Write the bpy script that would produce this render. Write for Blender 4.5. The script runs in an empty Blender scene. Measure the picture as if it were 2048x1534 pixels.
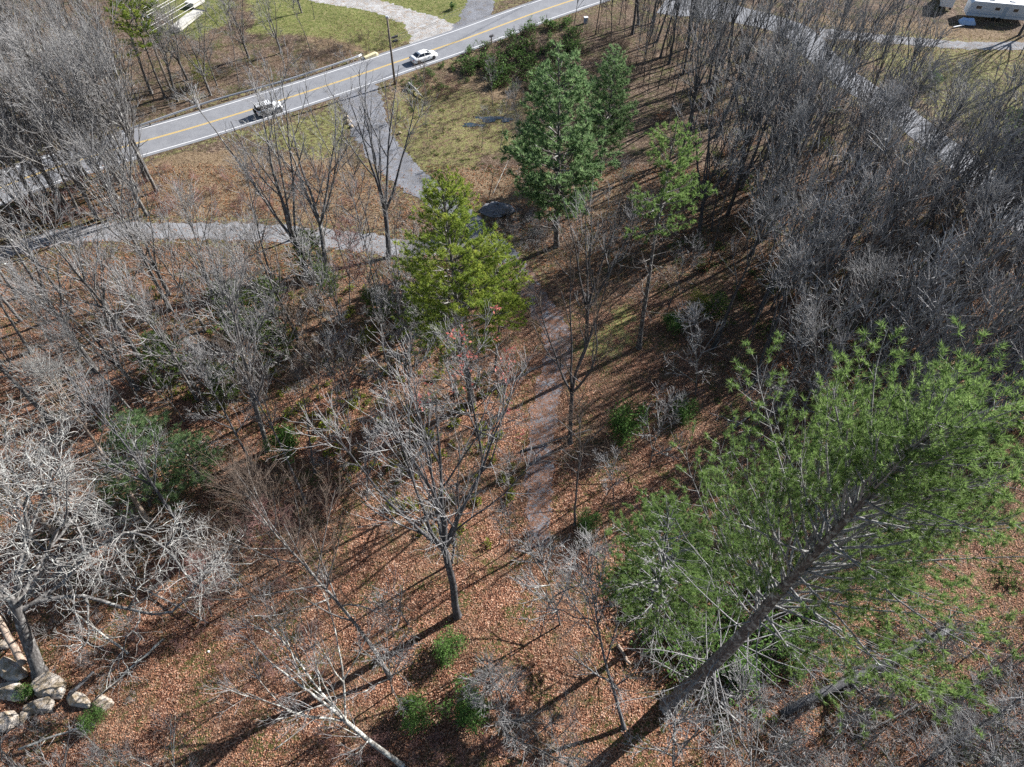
import bpy, math, random
import numpy as np
from mathutils import Vector, Matrix, Euler
R = math.radians
SC = bpy.context.scene
# ------------------------------------------------------------------ camera, sky, sun, exposure
CAM_H, PITCH, FPX = 58.0, R(51), 1420.0
cam = bpy.data.cameras.new('camera'); cam_o = bpy.data.objects.new('camera', cam)
SC.collection.objects.link(cam_o)
cam.sensor_width = 36; cam.lens = FPX / 2048 * 36; cam.clip_end = 3000; cam.clip_start = 0.5
cam_o.location = (0, 0, CAM_H); cam_o.rotation_euler = (R(90) - PITCH, 0, 0)
SC.camera = cam_o
SUN_AZ, SUN_EL = R(33), R(31)
w = bpy.data.worlds.new('World'); SC.world = w; w.use_nodes = True
nt = w.node_tree; bg = nt.nodes['Background']
sky = nt.nodes.new('ShaderNodeTexSky'); sky.sky_type = 'NISHITA'; sky.sun_disc = False
sky.sun_elevation = SUN_EL; sky.sun_rotation = R(90) - SUN_AZ; sky.air_density = 1.0; sky.dust_density = 0.6
nt.links.new(sky.outputs[0], bg.inputs[0]); bg.inputs[1].default_value = 0.056
sl = bpy.data.lights.new('sun', 'SUN'); sl.energy = 5.0; sl.angle = R(0.5); sl.color = (1, .975, .945)
so = bpy.data.objects.new('sun', sl); SC.collection.objects.link(so)
TO_SUN = Vector((math.cos(SUN_AZ) * math.cos(SUN_EL), math.sin(SUN_AZ) * math.cos(SUN_EL), math.sin(SUN_EL)))
so.rotation_euler = TO_SUN.to_track_quat('Z', 'Y').to_euler()
SC.view_settings.view_transform = 'Standard'; SC.view_settings.look = 'None'
SC.view_settings.exposure = 1.22; SC.view_settings.gamma = 1
cy = SC.cycles if hasattr(SC, 'cycles') else None
if cy:
    cy.max_bounces = 5; cy.diffuse_bounces = 3; cy.glossy_bounces = 2; cy.transmission_bounces = 3
    cy.transparent_max_bounces = 4; cy.use_denoising = False

# ------------------------------------------------------------------ pixel of the photograph -> point of the place
cP, sP = math.cos(PITCH), math.sin(PITCH)
def ray(px, py):
    u = (px - 1024) / FPX; v = (767 - py) / FPX
    return np.array((u, cP + v * sP, -sP + v * cP))
def at(px, py, z=0.0):
    d = ray(px, py); t = (z - CAM_H) / d[2]
    return (d[0] * t, d[1] * t)
def proj(x, y, z=0.0):
    z = z - CAM_H
    dep = y * cP - z * sP; up = y * sP + z * cP
    return 1024 + FPX * x / dep, 767 - FPX * up / dep
def top_of(b, t):
    x, y = at(*b); d = ray(*t)
    s = (d[0] * x + d[1] * y) / (d[0] ** 2 + d[1] ** 2)
    return np.array((d[0] * s, d[1] * s, CAM_H + d[2] * s))

# ------------------------------------------------------------------ object helpers
C = SC.collection
def tag(o, label=None, cat=None, group=None, kind=None):
    if label: o['label'] = label
    if cat: o['category'] = cat
    if group: o['group'] = group
    if kind: o['kind'] = kind
    return o
def empty(name, loc=(0, 0, 0), rz=0):
    o = bpy.data.objects.new(name, None); C.objects.link(o); o.location = loc; o.rotation_euler = (0, 0, rz)
    o.empty_display_size = .3
    return o
def link(name, me, parent=None, loc=None):
    o = bpy.data.objects.new(name, me); C.objects.link(o)
    if parent: o.parent = parent
    if loc is not None: o.location = loc
    return o
def npmesh(name, V, faces, mats, smooth=False, midx=None):
    """faces: list of (k, array(n,k)) groups"""
    me = bpy.data.meshes.new(name)
    V = np.asarray(V, dtype=np.float32)
    me.vertices.add(len(V)); me.vertices.foreach_set('co', V.ravel())
    loops = np.concatenate([f.ravel() for f in faces]).astype(np.int32)
    tot = np.concatenate([np.full(len(f), f.shape[1]) for f in faces]).astype(np.int32)
    start = np.concatenate(([0], np.cumsum(tot)[:-1])).astype(np.int32)
    me.loops.add(len(loops)); me.loops.foreach_set('vertex_index', loops)
    me.polygons.add(len(tot)); me.polygons.foreach_set('loop_start', start); me.polygons.foreach_set('loop_total', tot)
    me.polygons.foreach_set('use_smooth', np.full(len(tot), smooth))
    if midx is not None: me.polygons.foreach_set('material_index', midx.astype(np.int32))
    for m in (mats if isinstance(mats, (list, tuple)) else [mats]): me.materials.append(m)
    me.update(calc_edges=True)
    return me

# ------------------------------------------------------------------ materials
M = {}
def mat(name, col, rough=.8, spec=.3, metal=0):
    m = bpy.data.materials.new(name); m.use_nodes = True
    b = m.node_tree.nodes['Principled BSDF']
    b.inputs['Base Color'].default_value = (*col, 1); b.inputs['Roughness'].default_value = rough
    b.inputs['Specular IOR Level'].default_value = spec; b.inputs['Metallic'].default_value = metal
    M[name] = m; return m
class NT:
    def __init__(s, m): s.t = m.node_tree; s.b = s.t.nodes['Principled BSDF']; s.out = s.t.nodes['Material Output']
    def n(s, ty, **kw):
        x = s.t.nodes.new(ty)
        for k, v in kw.items():
            if k[0] == 'i' and k[1:].isdigit(): x.inputs[int(k[1:])].default_value = v
            else: setattr(x, k, v)
        return x
    def l(s, a, b): s.t.links.new(a, b)
    def co(s, obj=True): return s.n('ShaderNodeTexCoord').outputs['Object'] if obj else s.n('ShaderNodeNewGeometry').outputs['Position']
    def noise(s, vec, scale, detail=4, rough=.6, out=0, dist=0):
        x = s.n('ShaderNodeTexNoise'); x.inputs['Scale'].default_value = scale; x.inputs['Detail'].default_value = detail
        x.inputs['Roughness'].default_value = rough; x.inputs['Distortion'].default_value = dist
        s.l(vec, x.inputs['Vector']); return x.outputs[out]
    def ramp(s, fac, stops, interp='LINEAR'):
        x = s.n('ShaderNodeValToRGB'); cr = x.color_ramp; cr.interpolation = interp
        while len(cr.elements) < len(stops): cr.elements.new(.5)
        for e, (p, c) in zip(cr.elements, stops): e.position = p; e.color = (*c, 1) if len(c) == 3 else c
        s.l(fac, x.inputs[0]); return x.outputs[0]
    def mix(s, f, a, b, mode='MIX'):
        x = s.n('ShaderNodeMix', data_type='RGBA', blend_type=mode)
        for inp, v in ((x.inputs[0], f), (x.inputs[6], a), (x.inputs[7], b)):
            if isinstance(v, (int, float)): inp.default_value = v
            elif isinstance(v, tuple): inp.default_value = (*v, 1)
            else: s.l(v, inp)
        return x.outputs[2]
    def math(s, op, a, b=0.0, c=None):
        x = s.n('ShaderNodeMath', operation=op)
        for i, v in enumerate((a, b) if c is None else (a, b, c)):
            if isinstance(v, (int, float)): x.inputs[i].default_value = v
            else: s.l(v, x.inputs[i])
        return x.outputs[0]
    def bump(s, h, strength=.5, dist=.1):
        x = s.n('ShaderNodeBump'); x.inputs['Strength'].default_value = strength; x.inputs['Distance'].default_value = dist
        s.l(h, x.inputs['Height']); s.l(x.outputs[0], s.b.inputs['Normal'])
g3 = lambda v: (v, v, v)

def bark(name, dark, mid, light, lichen=.0, rnd=.35, streak=True):
    m = mat(name, mid, .9, .15); t = NT(m); v = t.co()
    mp = t.n('ShaderNodeMapping'); t.l(v, mp.inputs[0]); mp.inputs['Scale'].default_value = (1, 1, .25 if streak else 1)
    n1 = t.noise(mp.outputs[0], 9, 5, .7); c = t.ramp(n1, [(.3, dark), (.5, mid), (.72, light)])
    if lichen > 0:
        n2 = t.noise(v, 2.6, 4, .65); f = t.ramp(n2, [(.62 - lichen * .3, g3(0)), (.66 - lichen * .3 + .08, g3(1))])
        c = t.mix(f, c, (min(light[0] * 1.5, .6), min(light[1] * 1.55, .62), min(light[2] * 1.5, .58)))
    oi = t.n('ShaderNodeObjectInfo'); r = t.math('MULTIPLY_ADD', oi.outputs['Random'], rnd, 1 - rnd / 2)
    x = t.n('ShaderNodeMixRGB', blend_type='MULTIPLY'); x.inputs[0].default_value = 1; t.l(c, x.inputs[1])
    cc = t.n('ShaderNodeCombineColor'); [t.l(r, cc.inputs[i]) for i in range(3)]; t.l(cc.outputs[0], x.inputs[2])
    t.l(x.outputs[0], t.b.inputs['Base Color']); t.bump(n1, .6, .03)
    return m
bark('bark_grey', (.045, .042, .04), (.12, .112, .106), (.27, .26, .25), .25)
bark('bark_dark', (.03, .03, .031), (.08, .078, .08), (.19, .19, .2), .1)
bark('bark_pale', (.09, .08, .07), (.2, .185, .165), (.36, .345, .32), .5, .2)
bark('bark_pine', (.045, .035, .032), (.10, .085, .078), (.22, .21, .2), .35, .2)
bark('bark_tan', (.16, .12, .09), (.3, .23, .18), (.42, .35, .29), .1, .2)
bark('twig_grey', (.09, .087, .086), (.24, .232, .228), (.46, .455, .455), .1, .4, False)
bark('twig_pale', (.14, .132, .122), (.31, .297, .28), (.52, .51, .49), .3, .25, False)
bark('twig_dark', (.08, .077, .077), (.23, .224, .222), (.47, .47, .475), .0, .45, False)
bark('twig_red', (.12, .05, .04), (.27, .15, .13), (.38, .27, .25), .0, .3, False)
bark('twig_brown', (.06, .045, .036), (.15, .115, .09), (.3, .24, .2), .0, .4, False)

def leafmat(name, cols, trans=.35, rough=.5, scale=3.0, rnd=.2):
    m = mat(name, cols[1], max(rough, .6), .12); t = NT(m); v = t.co()
    n = t.noise(v, scale, 3, .7); n2 = t.noise(v, scale * 9, 2, .6)
    f = t.math('ADD', t.math('MULTIPLY', n, .55), t.math('MULTIPLY', n2, .45))
    c = t.ramp(f, [(.36, cols[0]), (.5, cols[1]), (.66, cols[2])])
    t.l(c, t.b.inputs['Base Color'])
    tr = t.n('ShaderNodeBsdfTranslucent'); t.l(t.mix(.6, c, (.5, .6, .1), 'MULTIPLY') if False else c, tr.inputs[0])
    ms = t.n('ShaderNodeMixShader'); ms.inputs[0].default_value = trans
    t.l(t.b.outputs[0], ms.inputs[1]); t.l(tr.outputs[0], ms.inputs[2]); t.l(ms.outputs[0], t.out.inputs[0])
    return m
leafmat('needle_green', [(.06, .11, .035), (.17, .265, .08), (.36, .47, .17)], .5)
leafmat('needle_blue', [(.075, .14, .07), (.18, .28, .12), (.35, .45, .22)], .5)
leafmat('needle_yellow', [(.09, .16, .03), (.25, .33, .06), (.54, .56, .12)], .5, scale=.7)
leafmat('cedar_green', [(.05, .085, .02), (.12, .18, .045), (.22, .28, .08)], .3)
leafmat('leaf_green', [(.04, .09, .02), (.1, .19, .045), (.2, .3, .09)], .35, .35)
leafmat('leaf_yellow', [(.07, .11, .012), (.19, .24, .025), (.35, .34, .04)], .4)
leafmat('leaf_red', [(.3, .06, .05), (.55, .17, .14), (.75, .4, .34)], .4)
leafmat('leaf_brown', [(.13, .05, .02), (.27, .12, .055), (.42, .24, .13)], .2, scale=6)
leafmat('grass_blade', [(.08, .12, .02), (.19, .235, .05), (.38, .34, .14)], .35, scale=1)
leafmat('dry_grass', [(.2, .14, .08), (.34, .26, .15), (.5, .42, .28)], .3, scale=1.5)
leafmat('litter_leaf', [(.1, .042, .028), (.36, .165, .095), (.7, .44, .28)], .1, .55, scale=5)

# ------------------------------------------------------------------ ground paths in photo pixels
def catmull(P, step=1.0):
    P = np.asarray(P, float); Q = np.vstack([2 * P[0] - P[1], P, 2 * P[-1] - P[-2]]); out = []
    for i in range(1, len(Q) - 2):
        p0, p1, p2, p3 = Q[i - 1:i + 3]; n = max(2, int(np.linalg.norm(p2[:2] - p1[:2]) / step))
        for k in range(n):
            t = k / n
            out.append(.5 * ((2 * p1) + (-p0 + p2) * t + (2 * p0 - 5 * p1 + 4 * p2 - p3) * t * t + (-p0 + 3 * p1 - 3 * p2 + p3) * t ** 3))
    out.append(P[-1]); return np.array(out)
def cl(pts): return np.array([(*at(p[0], p[1]), *(p[2:])) for p in pts])
# centre, half width (m)
MAIN = cl([(-220, 470), (20, 368), (200, 308), (390, 254), (545, 206), (700, 156), (800, 122), (930, 78), (1070, 26), (1190, -14), (1330, -60), (1560, -130)])
DRIVE = cl([(712, 172, 3.2), (728, 215, 2.9), (752, 280, 2.7), (800, 338, 2.5), (850, 378, 2.1), (905, 418, 1.7), (962, 466, 1.5), (1018, 522, 1.5), (1068, 590, 1.6), (1104, 645, 1.55), (1118, 700, 1.5), (1102, 770, 1.4), (1086, 850, 1.4), (1080, 930, 1.35), (1076, 1010, 1.2), (1076, 1095, .9)])
LEFTR = cl([(-260, 560, 1.5), (0, 505, 1.5), (110, 476, 1.6), (220, 464, 1.7), (340, 461, 1.7), (480, 464, 1.7), (600, 471, 1.7), (720, 484, 1.6), (820, 496, 1.5), (905, 492, 1.3), (960, 476, 1.0)])
LANE = cl([(1330, 2, 5.5), (1480, 30, 3.4), (1590, 62, 3.0), (1640, 110, 2.7), (1700, 162, 2.7), (1770, 205, 2.6), (1860, 275, 2.6), (1950, 345, 2.6), (2030, 425, 2.5), (2130, 540, 2.5), (2240, 680, 2.5)])
LANE2 = cl([(1640, 66, 2.0), (1740, 74, 1.6), (1840, 84, 1.5), (1960, 92, 1.4), (2100, 90, 1.4)])
LOOP = cl([(560, -30, 2.3), (650, -4, 2.2), (740, 10, 2.2), (815, 32, 2.6), (862, 58, 4.2), (882, 88, 5.0)])
DRV2 = cl([(972, -60, 2.6), (962, -10, 2.6), (955, 25, 2.8), (948, 62, 4.0)])
PATHS = [(MAIN, 4.3), (DRIVE, 0), (LEFTR, 0), (LANE, 0), (LANE2, 0), (LOOP, 0), (DRV2, 0)]
PC = []
for P, hw in PATHS:
    q = catmull(P, 1.0); PC.append((q[:, :2], q[:, 2] if P.shape[1] > 2 else np.full(len(q), hw)))
def road_dist(x, y, idx=None):
    """distance to nearest road edge (negative inside)"""
    best = 1e9
    for i, (q, hw) in enumerate(PC):
        if idx is not None and i not in idx: continue
        d = np.hypot(q[:, 0] - x, q[:, 1] - y) - hw; best = min(best, d.min())
    return best
def inpoly(X, Y, poly):
    poly = np.asarray(poly, float); n = len(poly); ins = np.zeros(X.shape, bool); dm = np.full(X.shape, 1e9)
    for i in range(n):
        x0, y0 = poly[i]; x1, y1 = poly[(i + 1) % n]
        c = ((y0 > Y) != (y1 > Y)) & (X < (x1 - x0) * (Y - y0) / (y1 - y0 + 1e-12) + x0); ins ^= c
        dx, dy = x1 - x0, y1 - y0; t = np.clip(((X - x0) * dx + (Y - y0) * dy) / (dx * dx + dy * dy), 0, 1)
        dm = np.minimum(dm, np.hypot(X - x0 - t * dx, Y - y0 - t * dy))
    return np.where(ins, dm, -dm)
def gp(pts): return [at(*p) for p in pts]

# smooth value noise for numpy
def vnoise(X, Y, sc, seed):
    r = np.random.default_rng(seed); T = r.random((256, 256))
    x = X / sc + 1000.3; y = Y / sc + 1000.7; xi = np.floor(x).astype(int); yi = np.floor(y).astype(int)
    fx = x - xi; fy = y - yi; fx = fx * fx * (3 - 2 * fx); fy = fy * fy * (3 - 2 * fy)
    g = lambda a, b: T[a % 256, b % 256]
    return (g(xi, yi) * (1 - fx) + g(xi + 1, yi) * fx) * (1 - fy) + (g(xi, yi + 1) * (1 - fx) + g(xi + 1, yi + 1) * fx) * fy

# ------------------------------------------------------------------ ground sheet
def height(X, Y, dr):
    h = (vnoise(X, Y, 7, 1) - .5) * .5 + (vnoise(X, Y, 2.2, 2) - .5) * .22
    m = np.clip((dr - .3) / 2.5, 0, 1)
    h = h * m - .04 * m
    # shallow gully left of the gravel track
    gu = np.array([at(*p) for p in ((1050, 1060), (1047, 1000), (1048, 950), (1052, 900), (1060, 860))])
    q = catmull(gu, .5); d = np.full(X.shape, 1e9)
    for a in q: d = np.minimum(d, np.hypot(X - a[0], Y - a[1]))
    return h 
xs = np.concatenate([[-1500, -700, -350, -220, -170], np.concatenate([np.arange(-140, -70, .9), np.arange(-70, 70, .45), np.arange(70, 140.1, .9)]), [170, 220, 350, 700, 1500]])
ys = np.concatenate([[-1000, -400, -150, -60, -20], np.concatenate([np.arange(0, 90, .45), np.arange(90, 160.1, .9)]), [175, 200, 260, 400, 900, 1800]])
GX, GY = np.meshgrid(xs, ys)
DR = np.full(GX.shape, 1e9)
for q, hw in PC:
    for (a, b), h_ in zip(q, hw): DR = np.minimum(DR, np.hypot(GX - a, GY - b) - h_)
GZ = height(GX, GY, DR)
lawn = [gp([(470, -60), (640, -60), (900, -60), (1040, -60), (1060, -10), (960, 25), (880, 60), (800, 95), (755, 105), (700, 88), (560, 78), (500, 60)]),
        gp([(290, -60), (420, -60), (470, 10), (400, 80), (330, 70)]),
        gp([(745, 205), (900, 150), (960, 170), (1040, 200), (1060, 260), (1000, 320), (930, 330), (840, 350), (790, 300)]),
        gp([(440, 262), (560, 235), (680, 200), (700, 250), (690, 300), (640, 330), (500, 300)]),
        gp([(1650, 90), (1800, 60), (2100, 100), (2100, 420), (2000, 350), (1900, 260), (1780, 160)]),
        gp([(1170, 640), (1260, 590), (1270, 660), (1200, 720), (1150, 700)])]
gw = [.8, 1, .52, .55, .5, .7]
grass = np.zeros(GX.shape)
nz = vnoise(GX, GY, 5, 5) * .6 + vnoise(GX, GY, 1.7, 6) * .4
for pl, wgt in zip(lawn, gw):
    d = inpoly(GX, GY, pl); grass = np.maximum(grass, np.clip((d + (nz - .5) * 6) / 2.5 + .3, 0, 1) * wgt)
grass = np.maximum(grass, np.clip(1 - (np.abs(DR - .8) / 1.6), 0, 1) * .45 * (GY > 62))
dry = np.zeros(GX.shape)
for pl in (gp([(200, 300), (420, 300), (760, 300), (830, 420), (760, 465), (300, 450), (150, 440)]),
           gp([(880, 330), (1060, 330), (1250, 360), (1250, 440), (1040, 420), (900, 380)]),
           gp([(560, 60), (860, 30), (860, 80), (760, 110), (600, 100)]), gp([(800, 150), (1000, 110), (1080, 180), (1050, 300), (900, 340), (770, 260)]),
           gp([(1650, 40), (2100, 60), (2100, 130), (1700, 110)])):
    d = inpoly(GX, GY, pl); dry = np.maximum(dry, np.clip((d + (nz - .5) * 9) / 4 + .3, 0, 1))
warm = np.clip((70 - GY + (vnoise(GX, GY, 9, 9) - .5) * 14) / 26, 0, 1)       # copper oak leaves below, duller litter by the road
right = np.clip((GX - 16 + (nz - .5) * 14) / 9, 0, 1) * np.clip((GY - 20) / 12, 0, 1)
warm = warm * (1 - .4 * right)
V = np.stack([GX, GY, GZ], -1).reshape(-1, 3); ny, nx = GX.shape
I = np.arange(nx * ny).reshape(ny, nx)
F = np.stack([I[:-1, :-1], I[:-1, 1:], I[1:, 1:], I[1:, :-1]], -1).reshape(-1, 4)
gm = mat('ground_litter', (.2, .1, .06), .9, .15); t = NT(gm); P_ = t.co()
def attr(nm): x = t.n('ShaderNodeAttribute'); x.attribute_name = nm; return x.outputs['Fac']
vo = t.n('ShaderNodeTexVoronoi'); vo.inputs['Scale'].default_value = 12; t.l(P_, vo.inputs['Vector'])
sp = t.n('ShaderNodeSeparateColor'); t.l(vo.outputs['Color'], sp.inputs[0])
vo2 = t.n('ShaderNodeTexVoronoi'); vo2.inputs['Scale'].default_value = 5.5; t.l(P_, vo2.inputs['Vector'])
sp2 = t.n('ShaderNodeSeparateColor'); t.l(vo2.outputs['Color'], sp2.inputs[0])
big = t.noise(P_, .35, 5, .65); med = t.noise(P_, 1.6, 5, .7); fine = t.noise(P_, 14, 3, .7)
cw = t.ramp(sp.outputs[0], [(0, (.04, .02, .014)), (.25, (.12, .054, .034)), (.5, (.24, .103, .062)), (.75, (.42, .205, .125)), (1, (.76, .53, .38))])
cc_ = t.ramp(sp.outputs[1], [(0, (.055, .035, .026)), (.3, (.12, .078, .055)), (.6, (.21, .145, .1)), (.85, (.3, .22, .16)), (1, (.42, .35, .28))])
lit = t.mix(attr('warm'), cc_, cw)
lit = t.mix(t.ramp(med, [(.38, g3(0)), (.58, g3(1))]), t.mix(1.0, lit, (.4, .37, .37), 'MULTIPLY'), lit)
b2_ = t.noise(P_, .16, 4, .6); lit = t.mix(t.ramp(b2_, [(.38, g3(.6)), (.54, g3(0))]), lit, t.mix(1.0, cc_, (.85, .8, .72), 'MULTIPLY'))
moss = t.ramp(fine, [(.3, (.035, .05, .012)), (.6, (.085, .105, .025)), (.8, (.15, .15, .045))])
lit = t.mix(t.math('MULTIPLY', t.ramp(big, [(.47, g3(0)), (.6, g3(1))]), t.math('MULTIPLY', t.ramp(sp2.outputs[1], [(.3, g3(0)), (.6, g3(1))]), .75)), lit, moss)
gr = t.ramp(t.math('ADD', t.math('MULTIPLY', med, .5), t.math('MULTIPLY', fine, .5)), [(.36, (.06, .065, .025)), (.44, (.12, .15, .04)), (.51, (.19, .21, .065)), (.57, (.27, .235, .11)), (.64, (.36, .29, .18))])
dr_ = t.ramp(t.math('ADD', t.math('MULTIPLY', med, .45), t.math('MULTIPLY', fine, .55)), [(.36, (.1, .062, .042)), (.47, (.2, .14, .09)), (.56, (.3, .22, .14)), (.68, (.42, .33, .23))])
col = t.mix(t.ramp(t.math('ADD', attr('dry'), t.math('MULTIPLY_ADD', med, .8, -.4)), [(.35, g3(0)), (.65, g3(1))]), lit, dr_)
col = t.mix(t.ramp(t.math('ADD', attr('grass'), t.math('MULTIPLY_ADD', med, 2.2, -1.1)), [(.35, g3(0)), (.65, g3(1))]), col, gr)
t.l(col, t.b.inputs['Base Color'])
hgt = t.math('ADD', t.math('MULTIPLY', vo.outputs['Distance'], 1.0), t.math('ADD', sp.outputs[2], fine))
t.bump(hgt, .9, .09)
me = npmesh('ground', V, [F], gm, True)
for nm, arr in (('grass', grass), ('dry', dry), ('warm', warm)):
    a = me.attributes.new(nm, 'FLOAT', 'POINT'); a.data.foreach_set('value', arr.ravel().astype(np.float32))
tag(link('ground', me), kind='structure')
def gz(x, y):
    i = np.clip(np.searchsorted(xs, x) - 1, 0, nx - 2); j = np.clip(np.searchsorted(ys, y) - 1, 0, ny - 2)
    fx = (x - xs[i]) / (xs[i + 1] - xs[i]); fy = (y - ys[j]) / (ys[j + 1] - ys[j])
    return (GZ[j, i] * (1 - fx) + GZ[j, i + 1] * fx) * (1 - fy) + (GZ[j + 1, i] * (1 - fx) + GZ[j + 1, i + 1] * fx) * fy
def samp(A, x, y):
    i = np.clip(np.searchsorted(xs, x) - 1, 0, nx - 2); j = np.clip(np.searchsorted(ys, y) - 1, 0, ny - 2); return A[j, i]

# ------------------------------------------------------------------ roads
asp = mat('asphalt', (.2, .2, .21), .85, .3); t = NT(asp); p = t.co()
n1 = t.noise(p, 60, 3, .7); n2 = t.noise(p, .5, 4, .6); n3 = t.noise(p, 4, 4, .6)
c = t.mix(n1, (.16, .165, .18), (.3, .305, .32)); c = t.mix(t.ramp(n2, [(.35, g3(0)), (.65, g3(1))]), c, t.mix(1.0, c, (.82, .82, .83), 'MULTIPLY'))
c = t.mix(t.ramp(n3, [(.58, g3(0)), (.68, g3(.45))]), c, (.1, .1, .11)); n4 = t.noise(p, 1.1, 6, .8, dist=2.5); c = t.mix(t.ramp(n4, [(.485, g3(0)), (.5, g3(.55)), (.515, g3(0))]), c, (.06, .06, .065)); t.l(c, t.b.inputs['Base Color']); t.bump(n1, .3, .01)
def gravelmat(name, a, b, leafamt, leafcol):
    m = mat(name, a, .95, .15); t = NT(m); p = t.co()
    vo = t.n('ShaderNodeTexVoronoi'); vo.inputs['Scale'].default_value = 22; t.l(p, vo.inputs['Vector'])
    sp = t.n('ShaderNodeSeparateColor'); t.l(vo.outputs['Color'], sp.inputs[0])
    c = t.mix(sp.outputs[0], a, b); n = t.noise(p, 1.1, 5, .7); nn = t.noise(p, 6, 4, .7)
    f = t.ramp(t.math('ADD', t.math('MULTIPLY', n, .5), t.math('MULTIPLY', nn, .5)), [(.56 - leafamt * .3, g3(0)), (.64 - leafamt * .3, g3(1))])
    lc = t.ramp(sp.outputs[1], [(0, tuple(v * .5 for v in leafcol)), (1, tuple(min(1, v * 1.5) for v in leafcol))])
    rut = t.noise(p, .5, 5, .65); c = t.mix(t.ramp(rut, [(.4, g3(0)), (.6, g3(1))]), t.mix(1.0, c, (.72, .71, .7), 'MULTIPLY'), c)
    t.l(t.mix(f, c, lc), t.b.inputs['Base Color']); t.bump(t.math('ADD', vo.outputs['Distance'], sp.outputs[2]), .7, .05); return m
gravelmat('gravel_track', (.13, .137, .155), (.35, .365, .4), .4, (.2, .11, .075))
gravelmat('gravel_drive', (.17, .175, .195), (.3, .31, .34), .12, (.18, .15, .12))
gravelmat('gravel_road', (.22, .225, .24), (.38, .385, .4), .16, (.2, .15, .12))
gravelmat('gravel_pale', (.36, .355, .35), (.58, .575, .57), .2, (.3, .22, .15))
mat('yellow_paint', (.62, .42, .1), .7); mat('white_paint', (.7, .7, .7), .7)
def ribbon(name, q, hw, z, m, jit=0, seed=0, off=0.0, parent=None, kindst=True, across=1):
    r = np.random.default_rng(seed); T = np.gradient(q[:, :2], axis=0); T /= np.linalg.norm(T, axis=1)[:, None] + 1e-9
    N = np.stack([-T[:, 1], T[:, 0]], 1); n = len(q)
    jl = jr = np.zeros(n)
    if jit:
        k = np.ones(3) / 3
        jl = np.convolve(r.normal(0, jit, n), k, 'same') + r.normal(0, jit * .5, n); jr = np.convolve(r.normal(0, jit, n), k, 'same') + r.normal(0, jit * .5, n)
    A = q[:, :2] + N * (off + hw + jl)[:, None]; B = q[:, :2] + N * (off - hw + jr)[:, None]
    Zz = np.full(n, z)
    V = np.concatenate([np.c_[A, Zz], np.c_[B, Zz]]); i = np.arange(n - 1)
    me = npmesh(name, V, [np.stack([i, i + n, i + n + 1, i + 1], 1)], m, False)
    o = link(name, me, parent)
    if kindst and not parent: o['kind'] = 'structure'
    return o
def fineq(P, step): return catmull(P, step)
q = fineq(LANE, .5); ribbon('side_lane', q, q[:, 2], .028, asp, .12, 4)
q = fineq(LOOP, .35); ribbon('gravel_loop_drive', q, q[:, 2], .008, M['gravel_pale'], .32, 5)
q = fineq(DRV2, .35); ribbon('gravel_entrance', q, q[:, 2], .012, M['gravel_drive'], .3, 6)
q = fineq(LANE2, .35); ribbon('dirt_drive', q, q[:, 2], .02, M['gravel_road'], .25, 7)
q = fineq(LEFTR, .35); ribbon('gravel_road', q, q[:, 2], .016, M['gravel_road'], .28, 8)
qd = fineq(DRIVE, .35); k = len(qd) * 5 // 12
k = int(np.argmin(np.hypot(qd[:, 0] - at(1018, 522)[0], qd[:, 1] - at(1018, 522)[1])))
ribbon('gravel_driveway', qd[:k + 1], qd[:k + 1, 2], .024, M['gravel_drive'], .25, 9)
ribbon('gravel_track', qd[k:], qd[k:, 2], .02, M['gravel_track'], .2, 10)
q = fineq(MAIN, 1.0); road = ribbon('road', q, np.full(len(q), 4.15), .034, asp, .03, 11)
for s in (-.11, .11): ribbon('centre_line', q, np.full(len(q), .06), .040, M['yellow_paint'], 0, off=s, parent=road)
for s in (-3.5, 3.5): ribbon('edge_line', q, np.full(len(q), .07), .040, M['white_paint'], 0, off=s, parent=road)
MAINQ = q

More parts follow.
